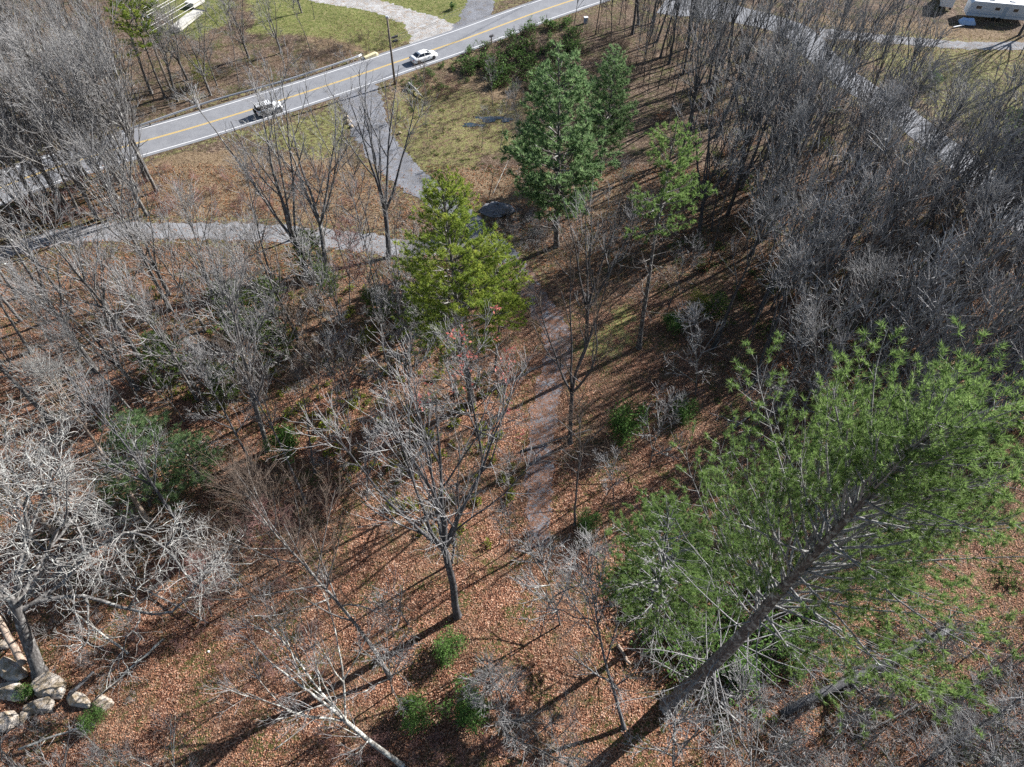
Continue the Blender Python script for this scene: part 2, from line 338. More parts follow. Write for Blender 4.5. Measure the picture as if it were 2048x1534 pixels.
# ------------------------------------------------------------------ tree growing
def nrm(v): return v / (math.sqrt(v[0] * v[0] + v[1] * v[1] + v[2] * v[2]) + 1e-12)
class Grow:
    def __init__(s, seed):
        s.r = np.random.default_rng(seed); s.ch = {'trunk': {}, 'crown': {}}; s.tips = []; s.pos = {'trunk': None}
    def chain(s, p, d, L, r0, r1, n, wig, trop, part, sides, kink=0):
        pts = np.empty((n + 1, 3)); pts[0] = p; st = L / n; W = s.r.normal(0, wig, (n, 3))
        for i in range(n):
            d = nrm(d + W[i] + (0, 0, trop)); p = p + d * st; pts[i + 1] = p
        rad = r0 + (r1 - r0) * (np.linspace(0, 1, n + 1) ** .85)
        s.ch[part].setdefault((n + 1, sides), []).append((pts, rad)); return pts, rad
    def kids(s, pts, rad, lv, spec, az0=None):
        sp = spec[lv]; r = s.r; n = sp['n'] if isinstance(sp['n'], int) else max(1, int(round(r.normal(sp['n'], sp['n'] * .15))))
        seg = np.linalg.norm(np.diff(pts, axis=0), axis=1); Ltot = seg.sum(); m = len(pts) - 1
        us = np.sort(r.uniform(sp['t0'], sp.get('t1', 1), n)); az = r.uniform(0, 6.28) if az0 is None else az0
        for u in us:
            f = u * m; i = min(int(f), m - 1); q = f - i
            P = pts[i] * (1 - q) + pts[i + 1] * q; R0 = rad[i] * (1 - q) + rad[i + 1] * q
            T = nrm(pts[i + 1] - pts[i])
            az += 2.4 + r.normal(0, .5)
            ref = np.array((0, 0, 1.)) if abs(T[2]) < .9 else np.array((1., 0, 0))
            U = nrm(np.cross(T, ref)); Vv = np.cross(T, U)
            tt = (u - sp['t0']) / (1.0001 - sp['t0'])
            a = R(sp['ang'][0] + (sp['ang'][1] - sp['ang'][0]) * tt + r.normal(0, sp.get('angj', 7)))
            d = T * math.cos(a) + (U * math.cos(az) + Vv * math.sin(az)) * math.sin(a)
            prof = sp.get('prof'); k = prof(tt) if prof else (1 - .6 * tt)
            L = sp['L'] * k * r.uniform(.7, 1.2)
            r0 = min(R0 * sp.get('rk', .7), L * sp.get('rl', .018) + .004); r0 = max(r0, sp.get('rmin', .008))
            cpts, crad = s.chain(P, d, L, r0, max(r0 * .35, sp.get('rmin', .008) * .7), sp['np'], sp['wig'], sp.get('trop', 0), sp['part'], sp.get('sides', 3))
            if lv + 1 < len(spec): s.kids(cpts, crad, lv + 1, spec)
            elif sp.get('tip'): s.tips.append((cpts, d))
    def mesh(s, name, part, m):
        Vs, Fs, o = [], [], 0
        for (n, k), lst in s.ch[part].items():
            P = np.array([a for a, b in lst]); Rr = np.array([b for a, b in lst]); mm = len(lst)
            T = np.gradient(P, axis=1); T /= np.linalg.norm(T, axis=2, keepdims=True) + 1e-9
            ref = np.zeros_like(T); ref[...] = (.31, .87, .38); ref[np.abs((T * ref).sum(-1)) > .9] = (.9, -.3, .1)
            U = np.cross(T, ref); U /= np.linalg.norm(U, axis=2, keepdims=True) + 1e-9; W = np.cross(T, U)
            a = np.arange(k) * 2 * math.pi / k
            ring = P[:, :, None] + Rr[:, :, None, None] * (U[:, :, None] * np.cos(a)[None, None, :, None] + W[:, :, None] * np.sin(a)[None, None, :, None])
            Vs.append(ring.reshape(-1, 3)); I = (np.arange(mm * n * k).reshape(mm, n, k)) + o; J = np.roll(I, -1, 2)
            Fs.append(np.stack([I[:, :-1], J[:, :-1], J[:, 1:], I[:, 1:]], -1).reshape(-1, 4)); o += mm * n * k
        if not Vs: return None
        return npmesh(name, np.concatenate(Vs), Fs, m, True)

def trunk_chain(g, H, r, wig=.03, rtop=.12, n=16, flare=1.35, lean=(0, 0, 1)):
    pts, rad = g.chain(np.array((0, 0, -.25)), nrm(np.array(lean, float)), H + .25, r, r * rtop, n, wig, .05, 'trunk', 8)
    rad[0] *= flare; return pts, rad
def cone(tt): return (1 - .75 * tt)
def dome(tt): return .55 + .75 * math.sin(math.pi * min(1, tt * .9 + .12)) - .45 * tt

TPL = {}
def bare(key, seed, H=20., r=.2, cb=.35, limbs=22, Lb=5.5, ang=(50, 25), trop=.09, wig=.085, sub=6, tw=5, tw2=3, tm='bark_grey', cm='twig_grey', prof=dome, leaders=0, hf=.45, twr=.013, ttrop=.04, leaf=None, spread=1.0, tL=1.0, rtop=.12, lean=(0,0,1)):
    g = Grow(seed)
    spec = [dict(n=limbs, t0=cb, t1=.98, ang=ang, L=Lb, np=9, wig=wig, trop=trop, part='trunk', sides=5, prof=prof, rl=.0205, rk=.7, rmin=.038),
            dict(n=sub, t0=.18, ang=(40, 24), L=Lb * .52, np=6, wig=wig * 1.0, trop=trop * .8, part='crown', sides=4, rl=.0145, rk=.7, rmin=twr * 1.8),
            dict(n=tw, t0=.15, ang=(36, 24), L=Lb * .27 * tL, np=4, wig=wig * 1.0, trop=ttrop, part='crown', sides=3, rl=.012, rk=.65, rmin=twr * 1.25)]
    if tw2: spec.append(dict(n=tw2, t0=.1, ang=(36, 26), L=Lb * .15 * tL, np=2, wig=wig * 1.1, trop=ttrop, part='crown', sides=3, rl=.01, rmin=twr, tip=True))
    else: spec[-1]['tip'] = True
    if leaders:
        hh = H * hf; pts, rad = g.chain(np.array((0, 0, -.25)), nrm(np.array(lean, float)), hh + .25, r, r * .75, 9, .025, .05, 'trunk', 9); rad[0] *= 1.3
        g.kids(pts, rad, 0, [dict(spec[0], n=2, t0=.6, L=Lb * .6)] + spec[1:])
        az = g.r.uniform(0, 6.28)
        for k in range(leaders):
            az += 6.283 / leaders + g.r.normal(0, .3); a = R(g.r.uniform(10, 30) * spread) if k else R(6)
            d = np.array((math.cos(az) * math.sin(a), math.sin(az) * math.sin(a), math.cos(a)))
            L = (H - hh) * g.r.uniform(.82, 1.05)
            p2, r2 = g.chain(pts[-1] - d * .1, d, L, r * (.66 if k == 0 else g.r.uniform(.42, .6)), .03, 12, wig * .8, trop * .6, 'trunk', 7)
            g.kids(p2, r2, 0, [dict(spec[0], n=max(3, limbs // leaders), t0=.14, L=Lb)] + spec[1:])
    else:
        pts, rad = trunk_chain(g, H, r, .028, rtop, lean=lean); g.kids(pts, rad, 0, spec)
    parts = [('trunk', g.mesh('trunk', 'trunk', M[tm])), ('crown', g.mesh('crown', 'crown', M[cm]))]
    if leaf:
        mname, per, size, frac, cond = leaf
        tips = [a for a, d in g.tips if cond(a[-1])]; g.r.shuffle(tips); tips = tips[:int(len(tips) * frac)]
        parts.append(('leaves', leaves(g.r, np.array([a[-1] for a in tips]), per, size, .12, M[mname])))
    TPL[key] = dict(H=H, parts=parts); return g
def leaves(r, P, per, size, spread, m, flat=.5, name='leaves'):
    N = len(P) * per; C0 = np.repeat(P, per, 0) + r.normal(0, spread, (N, 3))
    a = r.normal(0, 1, (N, 3)); a[:, 2] *= flat; a /= np.linalg.norm(a, axis=1)[:, None]
    b = np.cross(a, r.normal(0, 1, (N, 3))); b /= np.linalg.norm(b, axis=1)[:, None]
    s = size * r.uniform(.6, 1.3, (N, 1)); V = np.stack([C0, C0 + a * s * .5 + b * s * .28, C0 + a * s, C0 + a * s * .5 - b * s * .28], 1).reshape(-1, 3)
    return npmesh(name, V, [np.arange(N * 4).reshape(N, 4)], m, False)
def needles(r, P, D, per, length, width, m, name='needles'):
    """tufts of thin triangular needles round each tip"""
    N = len(P) * per; C0 = np.repeat(P, per, 0); Dd = np.repeat(D, per, 0)
    a = Dd * .9 + r.normal(0, .62, (N, 3)) + (0, 0, .18); a /= np.linalg.norm(a, axis=1)[:, None]
    b = np.cross(a, r.normal(0, 1, (N, 3))); b /= np.linalg.norm(b, axis=1)[:, None]
    L = length * r.uniform(.65, 1.15, (N, 1)); w = width * r.uniform(.7, 1.3, (N, 1)); C0 = C0 + Dd * r.uniform(-.4, .2, (N, 1)) * length
    V = np.stack([C0 - b * w, C0 + b * w, C0 + a * L], 1).reshape(-1, 3)
    return npmesh(name, V, [np.arange(N * 3).reshape(N, 3)], m, False)
def pine(key, seed, H=22., r=.22, cb=.45, Lb=4.2, whorl=.75, per=5, nm='needle_green', tm='bark_pine', cm='bark_pine', ang=(95, 55), trop=.05, subn=9, tn=6, npt=10, nl=.28, nw=.02, dead=12, skip=.0, prof=None, gap=None, wig=.06, elj=6, tuft_t0=.35, sublen=.36):
    g = Grow(seed); rr = g.r; pts, rad = trunk_chain(g, H, r, .018, .1, 18)
    P, D = [], []
    z = H * cb; az = 0.; prof = prof or (lambda t: min(1, .55 + 1.6 * t) * (1 - t) ** .62 + .06)
    for i in range(dead):
        u = rr.uniform(cb * .35, cb * 1.05); f = u * 18; k = min(int(f), 17); p = pts[k] * (1 - f + k) + pts[k + 1] * (f - k); a_ = rr.uniform(0, 6.28); e = rr.uniform(-.1, .25)
        c_, r_ = g.chain(p, nrm(np.array((math.cos(a_), math.sin(a_), e))), rr.uniform(.3, .75) * Lb, .045, .012, 6, .1, .03, 'crown', 4)
        g.kids(c_, r_, 0, [dict(n=5, t0=.3, ang=(50, 40), L=Lb * .28, np=4, wig=.15, part='crown', sides=3, rmin=.012)])
    while z < H * .985:
        t_ = (z - H * cb) / (H * (1 - cb))
        f = z / H * 18 * .99; k = min(int(f), 17); p = pts[k] * (1 - f + k) + pts[k + 1] * (f - k)
        for j in range(per):
            if rr.random() < skip: continue
            a_ = az + j * 6.283 / per + rr.normal(0, .25)
            if gap and t_ < gap[2] and math.cos(a_ - gap[0]) > math.cos(gap[1]) and rr.random() < .97: continue
            el = R(90 - (ang[0] + (ang[1] - ang[0]) * t_) + rr.normal(0, elj))
            d = np.array((math.cos(a_) * math.cos(el), math.sin(a_) * math.cos(el), math.sin(el)))
            L = Lb * prof(t_) * rr.uniform(.65, 1.15)
            if L < .25: L = .25
            c_, r_ = g.chain(p, d, L, min(.075, .018 * L + .012), .012, 8, wig, trop, 'crown', 4)
            ns = max(2, int(subn * L / Lb))
            for q in range(ns):
                u = .22 + .78 * (q + rr.random()) / ns; ff = u * 8; kk = min(int(ff), 7); pp = c_[kk] * (1 - ff + kk) + c_[kk + 1] * (ff - kk); T = nrm(c_[kk + 1] - c_[kk])
                side = nrm(np.cross(T, (0, 0, 1))) * (1 if q % 2 else -1); dd = nrm(T * rr.uniform(.7, 1.1) + side * rr.uniform(.6, 1.) + (0, 0, rr.normal(.1, .12)))
                l2 = L * sublen * (1.1 - .6 * u) * rr.uniform(.6, 1.3) + .15
                s_, _ = g.chain(pp, dd, l2, .014, .008, 3, .1, .05, 'crown', 3)
                for w_ in range(max(2, int(tn * l2 / (Lb * .3) + 1))):
                    e = rr.uniform(tuft_t0, 1); fe = e * 3; ke = min(int(fe), 2)
                    bp = s_[ke] * (1 - fe + ke) + s_[ke + 1] * (fe - ke); td = nrm(nrm(s_[ke + 1] - s_[ke]) + rr.normal(0, .45, 3))
                    P.append(bp + td * nl * rr.uniform(0, .8)); D.append(td)
        z += whorl * rr.uniform(.7, 1.3); az += 1.1
    P.append(pts[-1]); D.append(np.array((0, 0, 1.)))
    parts = [('trunk', g.mesh('trunk', 'trunk', M[tm])), ('branches', g.mesh('branches', 'crown', M[cm])), ('needles', needles(rr, np.array(P), np.array(D), npt, nl, nw, M[nm]))]
    TPL[key] = dict(H=H, parts=parts)
def bush(key, seed, H=2.5, W=1.6, stems=14, nleaf=2600, lm='leaf_green', sz=.13, sm='twig_brown', open_=.3):
    g = Grow(seed); rr = g.r
    for i in range(stems):
        a = rr.uniform(0, 6.28); sp_ = rr.uniform(.05, .9) * W / H
        c_, r_ = g.chain(np.array((rr.normal(0, .15), rr.normal(0, .15), -.1)), nrm(np.array((math.cos(a) * sp_, math.sin(a) * sp_, 1))), H * rr.uniform(.7, 1.05), .03, .012, 6, .1, .02, 'stem', 4) if False else g.chain(np.array((rr.normal(0, .15), rr.normal(0, .15), -.1)), nrm(np.array((math.cos(a) * sp_, math.sin(a) * sp_, 1))), H * rr.uniform(.7, 1.05), .03, .012, 6, .1, .02, 'crown', 4)
        g.kids(c_, r_, 0, [dict(n=6, t0=.2, ang=(55, 35), L=H * .35, np=3, wig=.15, part='crown', sides=3, rmin=.01, trop=.05), dict(n=4, t0=.3, ang=(50, 40), L=H * .16, np=2, wig=.15, part='crown', sides=3, rmin=.008, tip=True)])
    tips = np.array([a[-1] for a, d in g.tips]); per = max(1, nleaf // len(tips))
    parts = [('stems', g.mesh('stems', 'crown', M[sm]))]
    if nleaf: parts.append(('leaves', leaves(rr, tips, per, sz, H * .06, M[lm])))
    TPL[key] = dict(H=H, parts=parts)
def brushy(key, seed, H=2., W=1.5, stems=22, sm='twig_brown', r0=.016, dens=7):
    g = Grow(seed); rr = g.r
    for i in range(stems):
        a = rr.uniform(0, 6.28); b = rr.uniform(0, W * .6); sp_ = rr.uniform(.05, .7)
        c_, r_ = g.chain(np.array((math.cos(a) * b * .5, math.sin(a) * b * .5, -.1)), nrm(np.array((math.cos(a) * sp_, math.sin(a) * sp_, 1))), H * rr.uniform(.6, 1.1), r0, r0 * .5, 5, .13, .0, 'crown', 3)
        g.kids(c_, r_, 0, [dict(n=dens, t0=.15, ang=(50, 30), L=H * .4, np=3, wig=.15, part='crown', sides=3, rmin=r0 * .6, trop=.04), dict(n=3, t0=.2, ang=(45, 40), L=H * .2, np=2, wig=.1, part='crown', sides=3, rmin=r0 * .5)])
    TPL[key] = dict(H=H, parts=[('stems', g.mesh('stems', 'crown', M[sm]))])

import time as _t; T0 = _t.time()
# stock kinds
for i in range(4): bare(f'forest{i}', 10 + i, H=20, r=.235, cb=.34 + .06 * (i % 2), limbs=14, Lb=7.4, ang=(36, 16), trop=.06, wig=.06, sub=5, tw=3, tw2=1, twr=.0125)
for i in range(3): bare(f'dark{i}', 20 + i, H=21, r=.25, cb=.38, limbs=12, Lb=7, ang=(30, 12), trop=.05, wig=.05, sub=5, tw=3, tw2=1, tm='bark_dark', cm='twig_dark', twr=.013)
for i in range(3): bare(f'slim{i}', 30 + i, H=16, r=.09, cb=.38, limbs=10, Lb=3.8, ang=(38, 20), trop=.08, wig=.06, sub=4, tw=4, tw2=2, tm='bark_dark' if i else 'bark_grey', cm='twig_dark' if i else 'twig_grey', twr=.012)
for i in range(2): bare(f'fan{i}', 40 + i, H=20, r=.3, limbs=18, Lb=6.2, ang=(34, 16), trop=.06, wig=.055, sub=5, tw=3, tw2=1, leaders=4, hf=.22 + .1 * i, twr=.0125, spread=1.3)
bare('fandark', 44, H=20, r=.3, limbs=18, Lb=5.8, ang=(32, 16), trop=.06, wig=.055, sub=5, tw=3, tw2=1, leaders=5, hf=.27, tm='bark_dark', cm='twig_dark', twr=.0125, spread=1.15)
bare('redslim', 46, H=12, r=.08, cb=.25, limbs=14, Lb=3, ang=(55, 30), trop=.08, sub=6, tw=5, tw2=3, tm='bark_grey', cm='twig_red', twr=.011)
bare('saplingbrown', 47, H=6, r=.045, cb=.2, limbs=10, Lb=2.2, ang=(46, 26), trop=.06, wig=.07, sub=4, tw=4, tw2=2, tm='bark_grey', cm='twig_brown', twr=.010)
bare('saplinggrey', 48, H=7, r=.05, cb=.2, limbs=11, Lb=2.8, ang=(44, 24), trop=.06, wig=.07, sub=4, tw=4, tw2=2, tm='bark_grey', cm='twig_grey', twr=.010)
pine('pine_far', 60, H=22, r=.24, cb=.38, Lb=4.6, nm='needle_green', nl=.32, nw=.035, npt=10, dead=12, subn=14, tn=9)
pine('pine_blue', 61, H=18, r=.22, cb=.25, Lb=3.9, nm='needle_blue', nl=.34, nw=.038, npt=9, dead=6, skip=.15, subn=13, tn=8, ang=(88, 50))
pine('pine_small', 62, H=8, r=.1, cb=.15, Lb=3.4, whorl=.55, nm='needle_blue', nl=.26, nw=.014, npt=13, dead=2, subn=13, tn=7, skip=.12, ang=(80, 45))
pine('cedar', 63, H=8, r=.1, cb=.2, Lb=2.2, whorl=.45, per=5, nm='cedar_green', nl=.18, nw=.022, npt=8, dead=6, ang=(75, 40), skip=.15, subn=10, tn=7, wig=.12, cm='bark_grey')
bush('holly', 70, 2.6, 1.7, 14, 3600, 'leaf_green', .15)
bush('laurel', 71, 2., 1.8, 16, 3200, 'leaf_green', .12, open_=.5)
bush('yellowbush', 72, 3.2, 1.6, 10, 1600, 'leaf_yellow', .12)
bush('oakbush', 73, 2.2, 1.4, 10, 700, 'leaf_brown', .14)
brushy('redbrush', 74, 2.6, 2.2, 30, 'twig_red', .013, 9)
brushy('greybrush', 75, 2.2, 1.8, 24, 'twig_grey', .014, 7)
brushy('brownbrush', 76, 2.0, 1.8, 24, 'twig_brown', .014, 7)
print('templates', round(_t.time() - T0, 1))

SUM = {}
def plant(key, name, b, h=None, top=None, wid=1.0, rz=None, label=None, cat='tree', group=None, seed=0, part_label=None):
    T = TPL[key]; x, y = at(*b) if b is not None else seed
    z = float(gz(x, y)); base = np.array((x, y, 0.))
    if top is not None and not isinstance(top, (int, float)):
        tp = np.array((*at(*top), top[2])) if len(top) == 3 else top_of(b, top); ax = tp - base
        if h and len(top) == 2: ax = ax / np.linalg.norm(ax) * h
    else: ax = np.array((0, 0, h))
    hh = float(np.linalg.norm(ax)); s = hh / T['H']
    rr = random.Random(hash((round(x, 2), round(y, 2))) & 0xffff)
    o = empty(name, (x, y, z))
    qd = Vector((0, 0, 1)).rotation_difference(Vector(ax).normalized())
    spin = Euler((0, 0, rz if rz is not None else rr.uniform(0, 6.283))).to_quaternion()
    o.rotation_mode = 'QUATERNION'; o.rotation_quaternion = qd @ spin
    sw = (s ** .6) * wid
    o.scale = (sw, sw, s)
    for nm, me in T['parts']:
        if me is not None: link(nm, me, o)
    tag(o, label, cat, group); SUM[key] = SUM.get(key, 0) + 1
    return o
# ------------------------------------------------------------------ hero trees
def nearoad(px, py, d=.8): x, y = at(px, py); return road_dist(x, y) < d
bare('tall_fan', 101, H=27, r=.33, limbs=34, Lb=6.8, ang=(42, 20), trop=.09, wig=.06, sub=5, tw=4, tw2=1, leaders=7, hf=.42, spread=1.15, tm='bark_dark', cm='twig_grey', twr=.011)
bare('tall_lean', 102, H=26, r=.2, cb=.3, limbs=17, Lb=7.5, ang=(56, 24), trop=.04, wig=.06, sub=7, tw=5, tw2=3, cm='twig_brown', twr=.0085)
bare('white_fan', 103, H=19, r=.22, limbs=18, Lb=6, ang=(38, 20), trop=.03, wig=.06, sub=6, tw=4, tw2=2, leaders=5, spread=1.3, hf=.42, tm='bark_pale', cm='twig_grey', twr=.009)
bare('vee', 104, H=17, r=.2, limbs=26, Lb=4.4, ang=(40, 22), trop=.08, wig=.07, sub=6, tw=4, tw2=3, leaders=2, hf=.1, tm='bark_grey', cm='twig_grey', twr=.009)
bare('crooked', 105, H=17, r=.17, cb=.25, limbs=15, Lb=5, ang=(50, 26), trop=.05, wig=.12, sub=6, tw=4, tw2=3, tm='bark_dark', cm='twig_grey', twr=.009)
bare('path_tall', 106, H=24, r=.24, limbs=20, Lb=4.8, ang=(34, 18), trop=.08, wig=.06, sub=5, tw=4, tw2=2, leaders=4, hf=.34, tm='bark_dark', cm='twig_brown', twr=.01)
bare('path_slim', 107, H=22, r=.14, cb=.36, limbs=13, Lb=4.4, ang=(38, 20), trop=.08, wig=.06, sub=5, tw=4, tw2=2, tm='bark_dark', cm='twig_brown', twr=.01)
bare('maple', 108, H=18, r=.16, cb=.3, limbs=18, Lb=5.6, ang=(52, 30), trop=.06, wig=.07, sub=6, tw=4, tw2=2, tm='bark_dark', cm='twig_grey', twr=.01,
     leaf=('leaf_red', 4, .3, .3, lambda p: p[2] > 9 and math.sin(p[0] * 1.7) + math.cos(p[1] * 1.9 + p[2]) > .55))
bare('pale_tall', 109, H=21, r=.3, cb=.34, limbs=15, Lb=7, ang=(40, 20), trop=.06, wig=.08, sub=6, tw=4, tw2=1, tm='bark_grey', cm='twig_grey', twr=.012)
bare('tan_tall', 110, H=24, r=.34, cb=.5, limbs=15, Lb=6.4, ang=(46, 24), trop=.08, wig=.09, sub=6, tw=5, tw2=2, tm='bark_tan', cm='twig_pale', twr=.011)
# spreading oak with crooked limbs
def oak(key, seed, H=15., r=.42, hf=7.5, R_=11, n=7, azs=None):
    g = Grow(seed); rr = g.r
    pts, rad = g.chain(np.array((0, 0, -.3)), np.array((0, 0, 1.)), hf + .3, r, r * .7, 8, .05, .05, 'trunk', 10); rad[0] *= 1.4
    sp = [dict(n=9, t0=.22, ang=(55, 45), angj=14, L=R_ * .42, np=7, wig=.26, trop=.06, part='trunk', sides=5, rl=.018, rmin=.035),
          dict(n=7, t0=.15, ang=(55, 45), angj=14, L=R_ * .2, np=5, wig=.3, trop=.05, part='crown', sides=4, rl=.016, rmin=.022),
          dict(n=4, t0=.15, ang=(55, 45), angj=14, L=R_ * .11, np=3, wig=.3, trop=.04, part='crown', sides=3, rmin=.012),
          dict(n=2, t0=.2, ang=(50, 45), angj=14, L=R_ * .055, np=2, wig=.3, trop=.03, part='crown', sides=3, rmin=.008)]
    for i in range(n):
        az = azs[i] if azs else i * 6.283 / n + rr.normal(0, .2); a = R(rr.uniform(38, 66)) if i else R(12)
        d = np.array((math.cos(az) * math.sin(a), math.sin(az) * math.sin(a), math.cos(a)))
        f = rr.uniform(.78, 1) * 8; k = min(int(f), 7); p = pts[k] * (1 - f + k) + pts[k + 1] * (f - k)
        c_, r_ = g.chain(p, d, R_ * rr.uniform(.85, 1.15), r * rr.uniform(.28, .4), .04, 12, .2, .0, 'trunk', 8)
        g.kids(c_, r_, 0, sp)
    TPL[key] = dict(H=H, parts=[('trunk', g.mesh('trunk', 'trunk', M['bark_grey'])), ('crown', g.mesh('crown', 'crown', M['twig_pale']))])
oak('oak', 120, R_=13, n=9, hf=6.5, azs=[1.5, .35, .75, 1.15, 1.55, 2.0, 2.5, -.4, 3.6])
pine('pine_big', 130, H=41, r=.62, cb=.53, Lb=10.6, whorl=.55, per=5, elj=15, nm='needle_green', nl=.26, nw=.012, npt=22, subn=21, tn=10, skip=.1, dead=34, ang=(70, 28), trop=.10, wig=.07, sublen=.3, cm='twig_grey', tuft_t0=.3, prof=lambda t: min(1, .62 + 1.2 * t) * (1 - t) ** .5 + .05, gap=(-2.65, 1.0, .72))
pine('pine_near', 131, H=20, r=.26, cb=.35, Lb=6.2, whorl=.9, per=5, nm='needle_green', nl=.24, nw=.013, npt=20, subn=24, tn=12, dead=20, skip=.05, cm='twig_grey')
pine('pine_gold', 132, H=26.5, r=.36, cb=.36, Lb=6.4, whorl=.8, per=5, nm='needle_yellow', nl=.24, nw=.019, npt=12, subn=26, tn=13, dead=16, skip=.1, ang=(82, 45))
pine('pine_gold2', 133, H=21, r=.2, cb=.42, Lb=5.2, whorl=.95, per=4, nm='needle_yellow', nl=.24, nw=.02, npt=12, subn=24, tn=12, dead=8, skip=.12, ang=(82, 45))
pine('pine_open', 134, H=26, r=.3, cb=.6, Lb=4.8, whorl=1.1, per=4, nm='needle_green', nl=.3, nw=.03, npt=11, subn=15, tn=8, dead=22, skip=.15)
print('heroes', round(_t.time() - T0, 1))

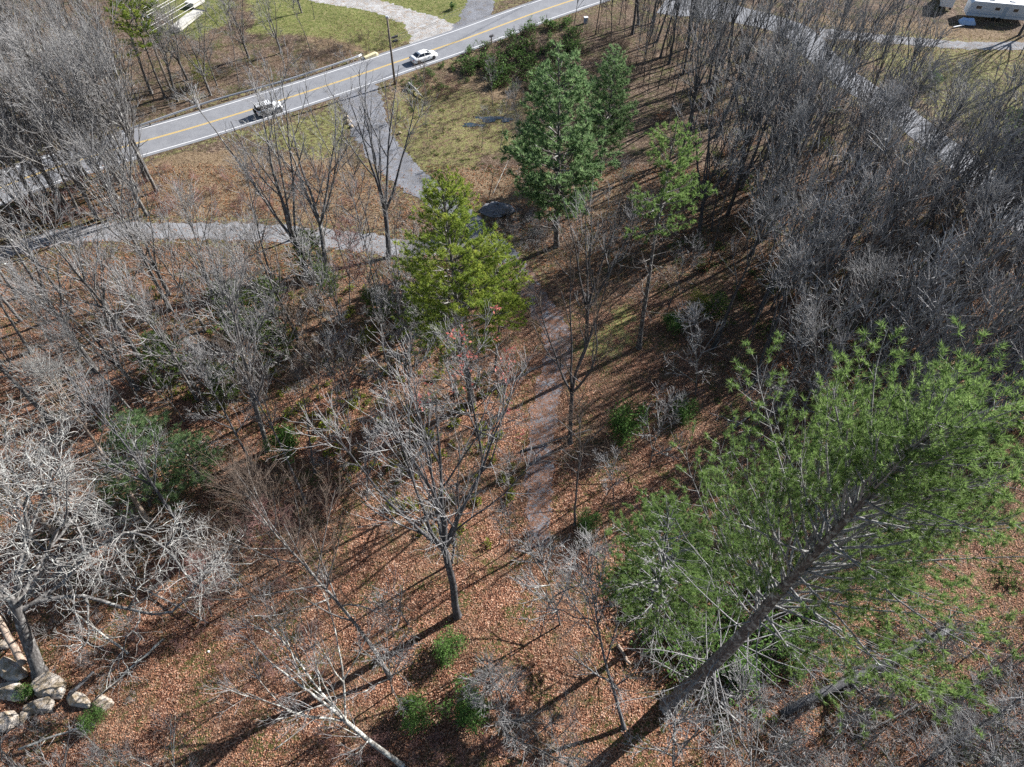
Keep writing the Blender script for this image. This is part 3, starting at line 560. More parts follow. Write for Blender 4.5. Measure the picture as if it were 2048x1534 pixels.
hero = [
 # key, base px, height, top px or None, width, label
 ('tall_fan', (915, 1232), 27, (842, 790, 26), 1.0, 'tall grey tree with a wide fan of pale ascending limbs left of the gravel track'),
 ('path_slim', (903, 1127), 17, (905, 860), 1.0, 'thinner dark tree standing just behind the tall grey fan-crowned tree'),
 ('tall_lean', (780, 1352), 24, (535, 915, 21), 1.0, 'slim leaning tree with long reddish brown side branches in the copper leaf clearing'),
 ('saplinggrey', (784, 1385), 11, (715, 1130), 1.0, 'thin crooked stem growing beside the foot of the leaning clearing tree'),
 ('white_fan', (803, 1530), 17, (500, 1290, 13), 1.0, 'white-limbed tree leaning left at the bottom edge with forked bright branches'),
 ('vee', (1017, 1478), 16, (1000, 1130), 1.0, 'bare tree splitting low into a wide V, bottom centre of the clearing'),
 ('crooked', (1248, 1455), 17, (1142, 1110, 15), .95, 'crooked bare tree right of the V-shaped tree, its tan foot leaning left'),
 ('saplinggrey', (1350, 1570), 12, (1290, 1330), 1.2, 'small bluish grey tree at the bottom edge below the big pine trunk'),
 ('saplinggrey', (1512, 1575), 11, (1480, 1340), 1.2, 'small pale tree at the bottom edge right of the big pine foot'),
 ('path_tall', (1140, 886), 23, (1168, 500), 1.0, 'dark many-stemmed tree standing on the right rim of the gravel track'),
 ('path_slim', (1150, 1047), 19, (1205, 690), 1.0, 'slender dark tree at the lower end of the gravel track'),
 ('slim1', (1228, 1035), 9, (1240, 870), 1.0, 'short dark stem near the lower track beside the green laurel bush'),
 ('fandark', (1172, 690), 19, (1195, 330), .85, 'dark forked tree at the bend of the gravel track, in front of the sunlit verge'),
 ('maple', (968, 940), 18, (940, 610), 1.0, 'bare maple with a few last red leaves, centre of the photo'),
 ('slim0', (1010, 1010), 8, (1015, 880), 1.0, 'small grey sapling on the left bank of the gravel track'),
 ('pale_tall', (190, 740), 22, None, 1.0, 'straight grey-trunked tree on the left slope, its long trunk bare to the frame edge'),
 ('pale_tall', (104, 843), 21, None, .9, 'thick pale trunk tree above the spreading oak at the left edge'),
 ('tan_tall', (112, 1066), 24, None, .9, 'smooth tan trunk entering from the left edge beneath the oak crown'),
 ('forest0', (147, 625), 18, None, 1, 'grey tree at far left standing between the gravel road and the leaf slope'),
 ('forest1', (291, 735), 21, None, 1, 'large grey tree whose dark trunk foot stands beside the green cedar brush'),
 ('forest2', (342, 622), 20, (205, 320), 1, 'tall straight tree just below the left gravel road, strongly tapered dark trunk'),
 ('slim1', (219, 616), 11, None, 1, 'thin dark stem between two larger trunks on the left slope'),
 ('pale_tall', (534, 897), 21, (400, 470), .9, 'pale tree with wide branching crown rising above the gravel road, left of centre'),
 ('dark0', (517, 838), 17, (440, 520), .9, 'darker trunk close behind the pale wide-crowned tree left of centre'),
 ('path_slim', (612, 1006), 18, (475, 690, 17), 1, 'slim brown tree with light foot leaning left beside the round green bush'),
 ('path_slim', (630, 944), 16, (612, 640), 1.1, 'upright two-stemmed tree to the right of the round green bush'),
 ('slim0', (675, 868), 13, (657, 650), 1, 'thin upright stem with long shadow right of the two-stemmed tree'),
 ('crooked', (505, 931), 15, (395, 690, 13), 1, 'crooked tree with curved trunk foot above the pink twiggy brush'),
 ('dark1', (372, 1067), 20, (190, 770, 17), .9, 'dark trunk leaning left behind the spreading oak branches'),
 ('tan_tall', (303, 1052), 22, (105, 740, 18), .9, 'dark thick trunk standing in the deep shadow behind the oak crown'),
 ('fan0', (620, 562), 21, (478, 150, 21), 1.15, 'tall tree by the left gravel road with forked crown reaching over the off-road car'),
 ('fan1', (655, 560), 19, (590, 190, 19), 1.05, 'second forked tree just right of the one reaching over the off-road car'),
 ('forest3', (583, 480), 12, (560, 290), 1, 'small tree at the gravel road edge under the forked crowns'),
 ('fandark', (778, 515), 20, (735, 140, 20), 1.1, 'dark bare tree with open crown in front of the gravel driveway'),
 ('slim1', (740, 470), 14, (700, 220), 1, 'slim dark tree left of the open-crowned tree by the gravel driveway'),
 ('slim0', (800, 560), 12, (790, 380), 1, 'slim grey stem left of the yellow-green pine'),
 ('slim2', (1041, 457), 19, (1033, 190), .45, 'pole-straight dark trunk right of the yellow-green pine, nearly without branches'),
 ('slim1', (1086, 462), 10, (1052, 345), .5, 'thin bent dark stem beside the pole-straight trunk'),
 ('slim2', (1096, 470), 12, (1068, 300), .6, 'thin leaning dark stem close to the foot of the big blue-green pine'),
 ('slim1', (1090, 400), 8, (1094, 290), .8, 'small forked dark tree behind the blue-green pine trunk'),
 ('slim2', (1150, 400), 9, (1158, 270), .8, 'small dark tree right of the blue-green pine trunk'),
 ('dark0', (1565, 352), 25, (1690, 20), .6, 'tall straight dark trunk crossing the right thicket towards the lane'),
 ('dark2', (1735, 235), 17, None, .8, 'dark tree at the near edge of the paved lane, upper right'),
 ('dark1', (1970, 502), 19, None, 1.1, 'leaning dark tree with heavy trunk at the right edge of the photo beside the lane'),
 ('dark2', (1512, 760), 16, (1600, 500), .9, 'grey-blue trunk at the lower border of the right thicket'),
 ('pale_tall', (1640, 905), 16, (1650, 620), .9, 'tree with pale curved branches in front of the pine, lower right thicket'),
 ('saplinggrey', (1390, 790), 11, (1420, 600), 1.2, 'pale twiggy small tree left of the pine crown and right of the laurel'),
 ('saplinggrey', (1490, 900), 11, (1530, 700), 1.2, 'pale twiggy small tree directly behind the pine crown'),
 ('saplinggrey', (1300, 930), 9, (1320, 780), 1.2, 'pale twiggy sapling between the laurel bush and the near pine'),
 ('fan1', (470, 690), 15, (350, 430), .9, 'grey tree with many upright stems in the middle of the left slope'),
 ('forest1', (395, 800), 14, None, .8, 'thin-crowned grey tree above the dense cedar on the left slope'),
 ('slim0', (25, 730), 13, None, 1.1, 'slim tree at the very left edge above the pale thick trunk'),
 ('forest3', (60, 700), 16, None, .9, 'grey tree on the left edge with its foot in banded shadows'),
 ('saplinggrey', (1120, 1250), 11, (1110, 1110), 1.3, 'low spreading twiggy tree right of the V-shaped tree top'),
 ('slim1', (1330, 640), 12, (1370, 450), 1, 'dark slim tree right of the tall lone pine trunk'),
 ('slim2', (1236, 560), 10, (1250, 420), 1, 'small dark bare tree beyond the striped shadows, left of the lone pine trunk'),
 ('redslim', (700, 620), 12, (690, 400), 1.1, 'reddish twigged slender tree left of the yellow-green pine crown'),
 ('redslim', (560, 1130), 9, (500, 960), 1.2, 'pink-twigged young tree in the clearing below the curved-foot tree'),
 ('redslim', (420, 1230), 8, (390, 1080), 1.2, 'pink-twigged young tree nearer the oak in the leaf clearing'),
 ('saplinggrey', (735, 1000), 10, (715, 830), 1.2, 'wispy grey sapling between the two-stemmed tree and the maple'),
 ('saplingbrown', (830, 900), 8, (815, 770), 1.3, 'wispy brown sapling left of the maple'),
 ('saplinggrey', (590, 760), 10, (560, 600), 1.2, 'pale wispy tree beside the upper cedar left of centre'),
]
for i, (k, b, h, tp, wd, lb) in enumerate(hero):
    plant(k, 'bare_tree', b, h, tp, wd, rz=i * 1.7, label=lb)
plant('oak', 'oak_tree', (78, 1347), 19.5, (20, 1215), 1.1, rz=.1, label='wide spreading oak with crooked whitish limbs over the lower left corner', cat='tree')
pines = [
 ('pine_big', (1338, 1412), 41, (2010, 830), 1.0, 'very large near pine with thick lichen-spotted trunk filling the lower right'),
 ('pine_near', (1310, 1270), 19, (1400, 930), 1.0, 'smaller green pine on the left side of the very large pine'),
 ('pine_gold', (944, 806), 26.5, (880, 325), 1.08, 'yellow-green pine in the centre of the photo'),
 ('pine_gold2', (990, 740), 17, (1003, 450), .85, 'yellower pine crown on the right side of the central yellow-green pine'),
 ('pine_blue', (1113, 492), 25.5, (1130, 78), 1.35, 'large blue-green pine standing before the road bank, upper centre'),
 ('pine_blue', (1200, 345), 18, (1222, 80), 1.1, 'second blue-green pine just behind and right of the large one'),
 ('pine_open', (1278, 694), 27, (1335, 235), 1.0, 'lone pine with long bare dark trunk and small crown above striped shadows'),
 ('pine_small', (300, 1010), 11, (225, 800), 1.25, 'soft green pine half hidden under the oak branches'),
 ('pine_small', (400, 960), 6, (370, 860), 1.2, 'small green pine right of the one under the oak branches'),
 ('pine_gold2', (330, 195), 18, (255, 0), 1.1, 'yellowish pine behind the double utility pole crossarms, upper left'),
 ('pine_far', (2030, 420), 16, (2075, 190), 1.1, 'dark green ivy-covered pine at the right edge beside the lane'),
]
for i, (k, b, h, tp, wd, lb) in enumerate(pines): plant(k, 'pine_tree', b, h, tp, wd, rz=i * 1.3 + .4, label=lb, cat='pine')
cedars = [((500, 690), 9, 'cedar with dark green sprays below the left gravel road'), ((560, 720), 7, 'smaller cedar right of the dark one left of centre'), ((345, 770), 8, 'bushy cedar beside the large grey tree foot'),
          ((630, 545), 6, 'light green cedar between the two forked trees by the gravel road'), ((665, 590), 5, 'small cedar left of the yellow-green pine'), ((860, 690), 7, 'dark cedar under the left of the yellow-green pine'), ((540, 640), 6, 'cedar with olive sprays uphill of the wispy pale tree'), ((1420, 640), 4, 'small cedar at the left border of the right thicket'), ((465, 800), 5, 'low cedar among the stems left of the round bush'), ((770, 640), 6, 'cedar under the pine nearest the reddish slender tree')]
for i, (b, h, lb) in enumerate(cedars): plant('cedar', 'cedar_tree', b, h, None, 1.5, label=lb, cat='cedar')
bushes = [('holly', 'shrub', (578, 905), 3.6, 1.0, 'round bright green bush on the copper leaves, left of the upright two-stemmed tree'),
 ('laurel', 'shrub', (1255, 870), 4.2, 1.2, 'large green laurel right of the gravel track'),
 ('holly', 'shrub', (940, 1430), 2.6, 1.3, 'dense green bush left of the foot of the V-shaped tree'),
 ('laurel', 'shrub', (830, 1440), 2.2, 1.2, 'green bush between the dense bush and the white-limbed tree'),
 ('laurel', 'shrub', (905, 1300), 1.9, 1.3, 'dark green low bush at the foot of the tall fan-crowned tree'),
 ('holly', 'shrub', (1475, 1340), 2.2, 1.3, 'dark glossy bush in the shade beside the big pine trunk'),
 ('laurel', 'shrub', (1570, 1300), 2.0, 1.3, 'dark glossy bush under the dead branches right of the big pine trunk'),
 ('laurel', 'shrub', (1180, 1050), 1.6, 1.2, 'small grey-green bush at the lower right of the gravel track'),
 ('yellowbush', 'shrub', (1395, 620), 3.2, 1.0, 'yellow-green bush lit at the edge of the right thicket'),
 ('laurel', 'shrub', (1345, 660), 2.0, 1.2, 'dark evergreen bush at the foot of the slope right of the lone pine trunk'),
 ('laurel', 'shrub', (1370, 830), 2.0, 1.3, 'small evergreen bush uphill of the laurel by the track'),
 ('yellowbush', 'shrub', (1640, 300), 3.0, 1.0, 'yellow bush beside the lane in the upper right thicket'),
 ('yellowbush', 'shrub', (735, 690), 2.2, 1.0, 'yellow-green bush among saplings uphill of the maple'),
 ('oakbush', 'shrub', (1600, 640), 2.6, 1.2, 'rust-leaved young oak in the right thicket'),
 ('oakbush', 'shrub', (1690, 600), 2.4, 1.2, 'second rust-leaved young oak deeper in the right thicket'),
 ('yellowbush', 'shrub', (310, 650), 1.4, 1.0, 'small yellow-green bush below the strongly tapered tree'),
 ('holly', 'shrub', (905, 20), 1.1, .8, 'tiny clipped evergreen on the lawn between the two driveways'),
 ('yellowbush', 'shrub', (410, 170), 4.5, 1.2, 'olive green vine-covered bush beyond the guardrail'),
 ('laurel', 'shrub', (1865, 170), 2.2, 1.2, 'dark bush on the dry grass beside the trailer yard'),
 ('laurel', 'shrub', (195, 1440), 1.2, 1.2, 'green ferny clump below the boulders'),
 ('laurel', 'shrub', (50, 1385), 1.0, 1.0, 'small green clump between the boulders')]
for i, (k, n, b, h, wd, lb) in enumerate(bushes): plant(k, n, b, h, None, wd, rz=i * 2.1, label=lb, cat='bush')

# ------------------------------------------------------------------ crowded trees by zone
rng = random.Random(5)
def zone(poly, n, keys, hr, group, label, mind=2.2, name='bare_tree', cat='tree', wid=(.8, 1.1), road=1.0, placed=[]):
    P = np.array(poly, float); x0, y0 = P.min(0); x1, y1 = P.max(0); k = 0; tries = 0
    while k < n and tries < n * 60:
        tries += 1; px, py = rng.uniform(x0, x1), rng.uniform(y0, y1)
        if inpoly(np.array([px]), np.array([py]), poly)[0] < 0: continue
        x, y = at(px, py)
        if road_dist(x, y) < road: continue
        if any((x - a) ** 2 + (y - b) ** 2 < mind * mind for a, b in placed): continue
        placed.append((x, y)); lean = (rng.gauss(0, .06), rng.gauss(0, .06))
        o = plant(rng.choice(keys), name, (px, py), rng.uniform(*hr), None, rng.uniform(*wid), label=label, cat=cat, group=group)
        o.rotation_quaternion = Vector((0, 0, 1)).rotation_difference(Vector((*lean, 1))) @ o.rotation_quaternion
        k += 1
    return k
FO = ['forest0', 'forest1', 'forest2', 'forest3', 'fan0', 'fan1']; DK = ['dark0', 'dark1', 'dark2', 'fandark', 'slim1', 'slim2']
nz_ = 0
nz_ += zone([(-220, 200), (40, 90), (250, 130), (330, 200), (300, 235), (60, 330), (-220, 420)], 27, FO, (16, 22), 'bare grey trees beyond the road, upper left', 'one of the bare grey trees crowding the upper left corner beyond the road', 2.6)
nz_ += zone([(340, 150), (470, 110), (640, 85), (660, 120), (540, 150), (430, 195), (340, 225)], 12, ['forest1', 'fan0', 'slim0', 'slim1'], (9, 14), 'bare trees beyond the guardrail', 'one of the bare trees behind the guardrail opposite the off-road car', 2.2)
nz_ += zone([(-260, 480), (60, 392), (250, 335), (330, 345), (300, 440), (120, 448), (-260, 540)], 27, FO, (17, 22), 'bare grey trees between the road and the left gravel road', 'one of the pale grey trees massed between main road and left gravel road', 2.4)
nz_ += zone([(-200, 540), (60, 515), (120, 560), (40, 660), (-200, 760)], 9, FO, (15, 20), 'bare grey trees at the left edge', 'one of the grey trees leaning out of the left edge below the gravel road', 3)
nz_ += zone([(1110, 55), (1300, 40), (1420, 75), (1560, 120), (1570, 190), (1400, 215), (1290, 180), (1250, 95)], 22, DK, (16, 22), 'dark trees along the road bend, top of photo', 'one of the dark bare trees by the road bend beyond the blue-green pines', 2.4)
nz_ += zone([(1290, 240), (1560, 200), (1640, 260), (1680, 400), (1560, 520), (1440, 560), (1370, 480), (1340, 380)], 29, DK, (17, 23), 'dark crowded trees right of the pines', 'one of the crowded dark trees immediately right of the lone pine', 1.7)
nz_ += zone([(1690, 260), (1770, 270), (1860, 350), (1960, 450), (2050, 560), (1900, 640), (1700, 600), (1600, 520), (1680, 400)], 31, DK + ['forest1', 'slim0'], (15, 21), 'slender trees along the near side of the paved lane', 'one of the slender dark trees packed along the near side of the paved lane', 1.7)
nz_ += zone([(1400, 600), (1560, 540), (1700, 620), (1900, 660), (2080, 600), (2250, 800), (2100, 960), (1880, 880), (1700, 780), (1560, 830), (1440, 770)], 28, DK + ['slim0', 'forest2', 'forest0'], (14, 20), 'trees of the thicket uphill of the big pine', 'one of the tangled grey-brown trees in the thicket directly beyond the big pine crown', 2.0)
nz_ += zone([(1700, 55), (2350, 45), (2500, 500), (2200, 470), (1960, 300), (1810, 185)], 22, ['dark0', 'dark2', 'slim1', 'slim2', 'fandark'], (13, 19), 'scattered trees beyond the paved lane', 'one of the scattered dark trees beyond the paved lane, upper right', 3.0)
nz_ += zone([(1560, 1590), (1800, 1500), (2150, 1420), (2200, 1620), (1900, 1700), (1600, 1700)], 15, ['saplinggrey', 'saplinggrey', 'crooked', 'vee'], (7, 13), 'pale twiggy trees in the lower right corner', 'one of the pale twiggy small trees filling the lower right corner', 1.6)
nz_ += zone([(80, 1560), (480, 1540), (480, 1660), (60, 1680)], 6, ['white_fan', 'saplinggrey'], (7, 12), 'pale treetops along the bottom left edge', 'one of the pale bare treetops rising from the bottom left edge', 2.2)
nz_ += zone([(30, 640), (330, 520), (620, 560), (640, 700), (520, 880), (330, 900), (60, 820)], 16, ['forest0', 'forest3', 'slim0', 'slim0', 'fan0'], (13, 20), 'slender trees of the left slope', 'one of the slender grey trees scattered down the left slope below the gravel road', 2.6)
nz_ += zone([(640, 520), (790, 560), (900, 700), (1000, 790), (960, 900), (760, 860), (640, 760)], 15, ['slim0', 'path_slim', 'slim1'], (12, 18), 'slim trees uphill of the maple', 'one of the slim upright trees between the left gravel road and the maple', 2.0)
nz_ += zone([(590, 700), (760, 660), (840, 760), (760, 900), (620, 800)], 7, ['saplinggrey', 'saplingbrown', 'slim0'], (7, 12), 'saplings left of the maple', 'one of the wispy saplings standing between the cedars and the maple', 1.8)
nz_ += zone([(1170, 420), (1300, 430), (1330, 520), (1250, 560), (1150, 520)], 9, ['saplingbrown', 'slim1', 'slim2'], (6, 11), 'brown saplings behind the lone pine', 'one of the brown saplings between the blue-green pine and the lone pine', 1.6)
nz_ += zone([(800, 200), (1000, 200), (1040, 330), (960, 350), (820, 330)], 5, ['slim0', 'saplingbrown'], (5, 9), 'small bare trees in the rough clearing', 'one of the small bare trees in the rough clearing by the puddles', 2.5)
nz_ += zone([(640, 60), (560, 100), (480, 60), (500, -10), (620, -10)], 5, ['slim1', 'fan0'], (8, 12), 'bare trees on the upper lawn', 'one of the bare trees standing at the left side of the upper lawn', 3)
print('zone trees', nz_, 'total', sum(SUM.values()), round(_t.time() - T0, 1))

# understorey brush nobody could count
def scatter_mesh(name, key, poly, n, hr, seed, label, road=.4, wr=(.8, 1.3)):
    """many copies of a template merged to one object"""
    r = np.random.default_rng(seed); polyn = np.array(poly, float); x0, y0 = polyn.min(0); x1, y1 = polyn.max(0)
    PX = r.uniform(x0, x1, n * 6); PY = r.uniform(y0, y1, n * 6); ok = inpoly(PX, PY, poly) > 0
    pts = [at(a, b) for a, b in zip(PX[ok], PY[ok])]; pts = [p for p in pts if road_dist(*p) > road][:n]
    if not pts: return
    T = TPL[key]; groups = {}
    for nm, me in T['parts']:
        nv = len(me.vertices); co = np.empty(nv * 3, np.float32); me.vertices.foreach_get('co', co); co = co.reshape(-1, 3)
        k = me.polygons[0].loop_total; li = np.empty(len(me.loops), np.int32); me.loops.foreach_get('vertex_index', li); f = li.reshape(-1, k)
        Vs, Fs = groups.setdefault(me.materials[0].name, ([], []))
        base = sum(len(v) for v in Vs)
        for i, (x, y) in enumerate(pts):
            rr = np.random.default_rng(seed * 1000 + i); a = rr.uniform(0, 6.28); s = rr.uniform(*hr) / T['H']; w_ = s * rr.uniform(*wr)
            ca, sa = math.cos(a), math.sin(a)
            V = np.stack([(co[:, 0] * ca - co[:, 1] * sa) * w_ + x, (co[:, 0] * sa + co[:, 1] * ca) * w_ + y, co[:, 2] * s + gz(x, y)], 1)
            Vs.append(V); Fs.append(f + base); base += nv
    V, Fq, mi, ms, off = [], [], [], [], 0
    for j, (mn, (Vs, Fs)) in enumerate(groups.items()):
        v = np.concatenate(Vs); f = np.concatenate(Fs) + off; V.append(v); Fq.append(f); mi.append(np.full(len(f), j)); ms.append(M[mn]); off += len(v)
    me = npmesh(name, np.concatenate(V), Fq, ms, False, np.concatenate(mi))
    return tag(link(name, me), label, 'undergrowth', kind='stuff')
bush('bramble', 80, 1.1, 1.3, 7, 170, 'leaf_green', .16)
brushy('t_brown', 81, 1.3, 1.4, 9, 'twig_brown', .014, 4)
brushy('t_grey', 82, 1.5, 1.4, 9, 'twig_grey', .014, 4)
brushy('t_red', 83, 1.4, 1.4, 10, 'twig_red', .012, 5)
bush('t_leafy', 84, .8, 1.2, 6, 130, 'cedar_green', .15)
bush('t_yel', 85, .6, .9, 5, 100, 'leaf_yellow', .12)
bush('t_rust', 86, 1.2, 1.2, 6, 100, 'leaf_brown', .16)
LFT = [(-100, 330), (330, 340), (700, 330), (740, 420), (-100, 450)]
THK = [(1280, 200), (1560, 140), (1800, 280), (2100, 560), (2200, 900), (1900, 950), (1500, 900), (1400, 760), (1340, 520)]
scatter_mesh('red_brush', 't_red', LFT, 130, (.7, 1.8), 1, 'low reddish brush between the main road and the left gravel road')
scatter_mesh('grey_brush', 't_grey', [(-150, 250), (300, 150), (700, 95), (760, 110), (480, 190), (290, 240), (-150, 400)], 130, (1, 2.2), 2, 'grey tangled brush behind the guardrail')
scatter_mesh('thicket_brush', 't_brown', THK, 300, (1, 2.6), 3, 'brown tangled undergrowth of the right thicket')
scatter_mesh('thicket_greens', 't_leafy', THK, 190, (.4, 1.1), 4, 'low evergreen ground plants in the right thicket')
scatter_mesh('thicket_rust', 't_rust', THK, 60, (.8, 2.2), 14, 'rust-coloured dead leaves held on low twigs in the right thicket')
scatter_mesh('bank_bramble', 'bramble', [(925, 115), (960, 78), (1060, 55), (1150, 40), (1180, 90), (1090, 180), (1000, 180), (930, 150)], 120, (.9, 2.2), 5, 'green and dark bramble covering the bank below the road')
scatter_mesh('bank_brush', 't_brown', [(950, 110), (1060, 65), (1250, 40), (1290, 160), (1200, 210), (1040, 190)], 110, (1, 2.2), 6, 'dark brown brush on the road bank behind the blue-green pines')
scatter_mesh('rust_brush', 't_red', [(830, 150), (910, 160), (930, 200), (850, 200)], 26, (.6, 1.3), 7, 'rust brown weeds beside the stump on the road bank')
scatter_mesh('verge_weeds', 'bramble', [(790, 165), (930, 110), (960, 160), (860, 190), (770, 195)], 50, (.4, .9), 8, 'green weeds on the verge below the road')
scatter_mesh('slope_greens', 't_yel', [(260, 560), (740, 560), (1000, 700), (1040, 900), (1000, 1150), (850, 1100), (620, 900), (260, 760)], 210, (.4, 1.1), 9, 'small yellow-green plants dotted over the leaf slope')
scatter_mesh('slope_twigs', 't_grey', [(380, 560), (760, 600), (1020, 720), (1020, 960), (760, 1080), (560, 880)], 70, (.8, 2.0), 10, 'thin grey twiggy brush of the central slope')
scatter_mesh('clearing_twigs', 't_red', [(380, 1030), (560, 1020), (700, 1300), (560, 1420), (200, 1300)], 50, (.5, 1.3), 11, 'thin pinkish twigs in the leaf clearing')
scatter_mesh('lower_right_brush', 't_grey', [(1400, 1300), (2100, 1200), (2150, 1560), (1380, 1560)], 170, (.9, 2.4), 12, 'pale tangled brush on the ground of the lower right corner')
scatter_mesh('lower_right_greens', 't_leafy', [(1380, 1180), (2100, 1150), (2150, 1560), (1300, 1560)], 70, (.4, 1.0), 13, 'low dark green plants under the big pine')
scatter_mesh('lawn_edge_brush', 't_brown', [(560, 80), (790, 75), (800, 95), (720, 108), (600, 135)], 60, (.6, 1.5), 15, 'brown weedy hedge between the upper lawn and the guardrail')
scatter_mesh('foreground_brush', 't_red', [(640, 1470), (1000, 1480), (1000, 1560), (600, 1560)], 30, (.6, 1.4), 16, 'reddish brush along the bottom edge left of the V-shaped tree')
scatter_mesh('rock_brush', 't_grey', [(-40, 1250), (260, 1180), (330, 1380), (160, 1500), (-60, 1520)], 30, (.5, 1.4), 17, 'grey twigs tangled around the boulders')
scatter_mesh('centre_brush', 't_brown', [(1180, 480), (1330, 480), (1330, 560), (1400, 700), (1420, 900), (1260, 960), (1200, 780), (1160, 600)], 55, (.6, 1.6), 18, 'brown twigs on the slope right of the gravel track')

THK2 = [(1450, 230), (1560, 140), (1800, 280), (2100, 560), (2200, 900), (1900, 950), (1560, 880), (1500, 700), (1450, 480)]
bare('t_sap', 90, H=12, r=.1, cb=.3, limbs=10, Lb=4.6, ang=(30, 12), trop=.04, wig=.045, sub=4, tw=2, tw2=0, tm='bark_dark', cm='twig_dark', twr=.016)
bare('t_sapg', 91, H=12, r=.1, cb=.3, limbs=10, Lb=4.6, ang=(30, 12), trop=.04, wig=.045, sub=4, tw=2, tw2=0, tm='bark_grey', cm='twig_grey', twr=.016)
scatter_mesh('sapling_thicket', 't_sap', THK2, 90, (11, 18), 21, 'mass of dark saplings knitted together through the right thicket', wr=(.75, 1.1))
scatter_mesh('grey_sapling_thicket', 't_sapg', THK2, 80, (11, 18), 22, 'mass of grey twiggy saplings running through the right thicket', wr=(.75, 1.1))
scatter_mesh('far_left_thicket', 't_sapg', [(-220, 210), (40, 100), (250, 130), (420, 130), (330, 210), (60, 330), (-220, 430)], 60, (8, 14), 23, 'mass of grey saplings in the upper left wood beyond the road', wr=(.75, 1.1))
scatter_mesh('left_thicket', 't_sapg', [(-260, 440), (60, 392), (250, 335), (330, 345), (300, 445), (120, 452), (-260, 560)], 45, (8, 14), 24, 'mass of grey saplings between the main road and the left gravel road', wr=(.75, 1.1))
scatter_mesh('top_thicket', 't_sap', [(1110, 55), (1300, 40), (1560, 120), (1570, 190), (1290, 190), (1250, 95)], 50, (6, 13), 25, 'mass of dark saplings on the bank by the road bend', wr=(.75, 1.1))
scatter_mesh('corner_thicket', 't_sapg', [(1480, 1440), (1700, 1330), (2150, 1250), (2200, 1640), (1500, 1640)], 70, (3, 8), 26, 'mass of grey saplings over the lower right corner', wr=(.7, 1.1))
scatter_mesh('clearing_brush', 't_brown', [(820, 200), (1060, 190), (1060, 320), (930, 350), (800, 320)], 60, (.4, 1.2), 31, 'low brown weeds across the rough clearing by the puddles')
scatter_mesh('clearing_greens', 't_leafy', [(800, 190), (1060, 190), (1060, 320), (930, 350), (780, 300)], 60, (.2, .5), 32, 'low green plants across the rough clearing by the puddles')
scatter_mesh('slope_saplings', 't_sapg', [(60, 560), (340, 520), (640, 540), (960, 720), (940, 900), (640, 860), (300, 900), (60, 760)], 34, (6, 12), 33, 'thin grey saplings and poles spread over the left and central slope')
scatter_mesh('clearing_saplings', 't_sap', [(420, 1000), (700, 950), (1000, 1050), (1180, 1150), (1180, 1450), (900, 1520), (500, 1400)], 10, (4, 8), 34, 'few thin dark saplings scattered through the leaf clearing')
scatter_mesh('gully_brush', 't_grey', [(985, 430), (1045, 420), (1090, 450), (1080, 520), (1020, 500)], 26, (1, 2.4), 27, 'dark tangled brush between the gravel pile and the dark trunks')
scatter_mesh('pine_shade_greens', 'bramble', [(1240, 1120), (1420, 1080), (1640, 1240), (1600, 1340), (1420, 1400), (1290, 1330)], 130, (.8, 2.2), 28, 'dark evergreen bushes knitted together in the shade of the big pine')
scatter_mesh('left_corner_twigs', 't_sapg', [(-60, 1130), (260, 1100), (330, 1250), (260, 1300), (-60, 1290)], 14, (2, 5), 29, 'tangle of dead grey twigs in the lower left corner', wr=(1.2, 2.0))
# leaf litter and grass as real leaves and blades
def litter(name, poly, n, size, m, seed, label, warmth=None, road=-9, up=.35, z0=.02):
    r = np.random.default_rng(seed); P = np.array(poly); x0, y0 = P.min(0); x1, y1 = P.max(0)
    X = r.uniform(x0, x1, n * 2); Y = r.uniform(y0, y1, n * 2); ok = inpoly(X, Y, poly) > 0
    if warmth is not None: ok &= warmth(X, Y) > r.random(len(X))
    X, Y = X[ok][:n], Y[ok][:n]; Z = gz(X, Y) + r.uniform(z0, z0 + .03, len(X))
    N = len(X); a = r.normal(0, 1, (N, 3)); a[:, 2] *= up; a /= np.linalg.norm(a, axis=1)[:, None]
    b = np.cross(a, np.stack([r.normal(0, .35, N), r.normal(0, .35, N), np.ones(N)], 1)); b /= np.linalg.norm(b, axis=1)[:, None]
    s = size * r.uniform(.6, 1.4, (N, 1)); c = np.stack([X, Y, Z + abs(a[:, 2]) * s[:, 0] * .5], 1)
    V = np.stack([c - a * s * .5, c + b * s * .33, c + a * s * .5, c - b * s * .33], 1).reshape(-1, 3)
    return tag(link(name, npmesh(name, V, [np.arange(N * 4).reshape(N, 4)], m)), label, 'ground cover', kind='stuff')
ml = M['litter_leaf']; t = NT(ml)
near = gp([(-160, 1650), (2200, 1650), (2150, 560), (-250, 560)])
offgrav = lambda X, Y: np.where(samp(DR, X, Y) < -.35, .22, 1.0)
litter('fallen_leaves', near, 230000, .115, ml, 1, 'copper oak leaves lying over the forest floor', offgrav)
litter('far_leaves', gp([(-200, 560), (2150, 560), (2000, 330), (900, 330), (-200, 330)]), 40000, .2, M['leaf_brown'], 2, 'brown leaves lying on the far part of the forest floor', lambda X, Y: np.where(samp(DR, X, Y) < -.1, .1, 1.) * (1 - .8 * samp(grass, X, Y)))
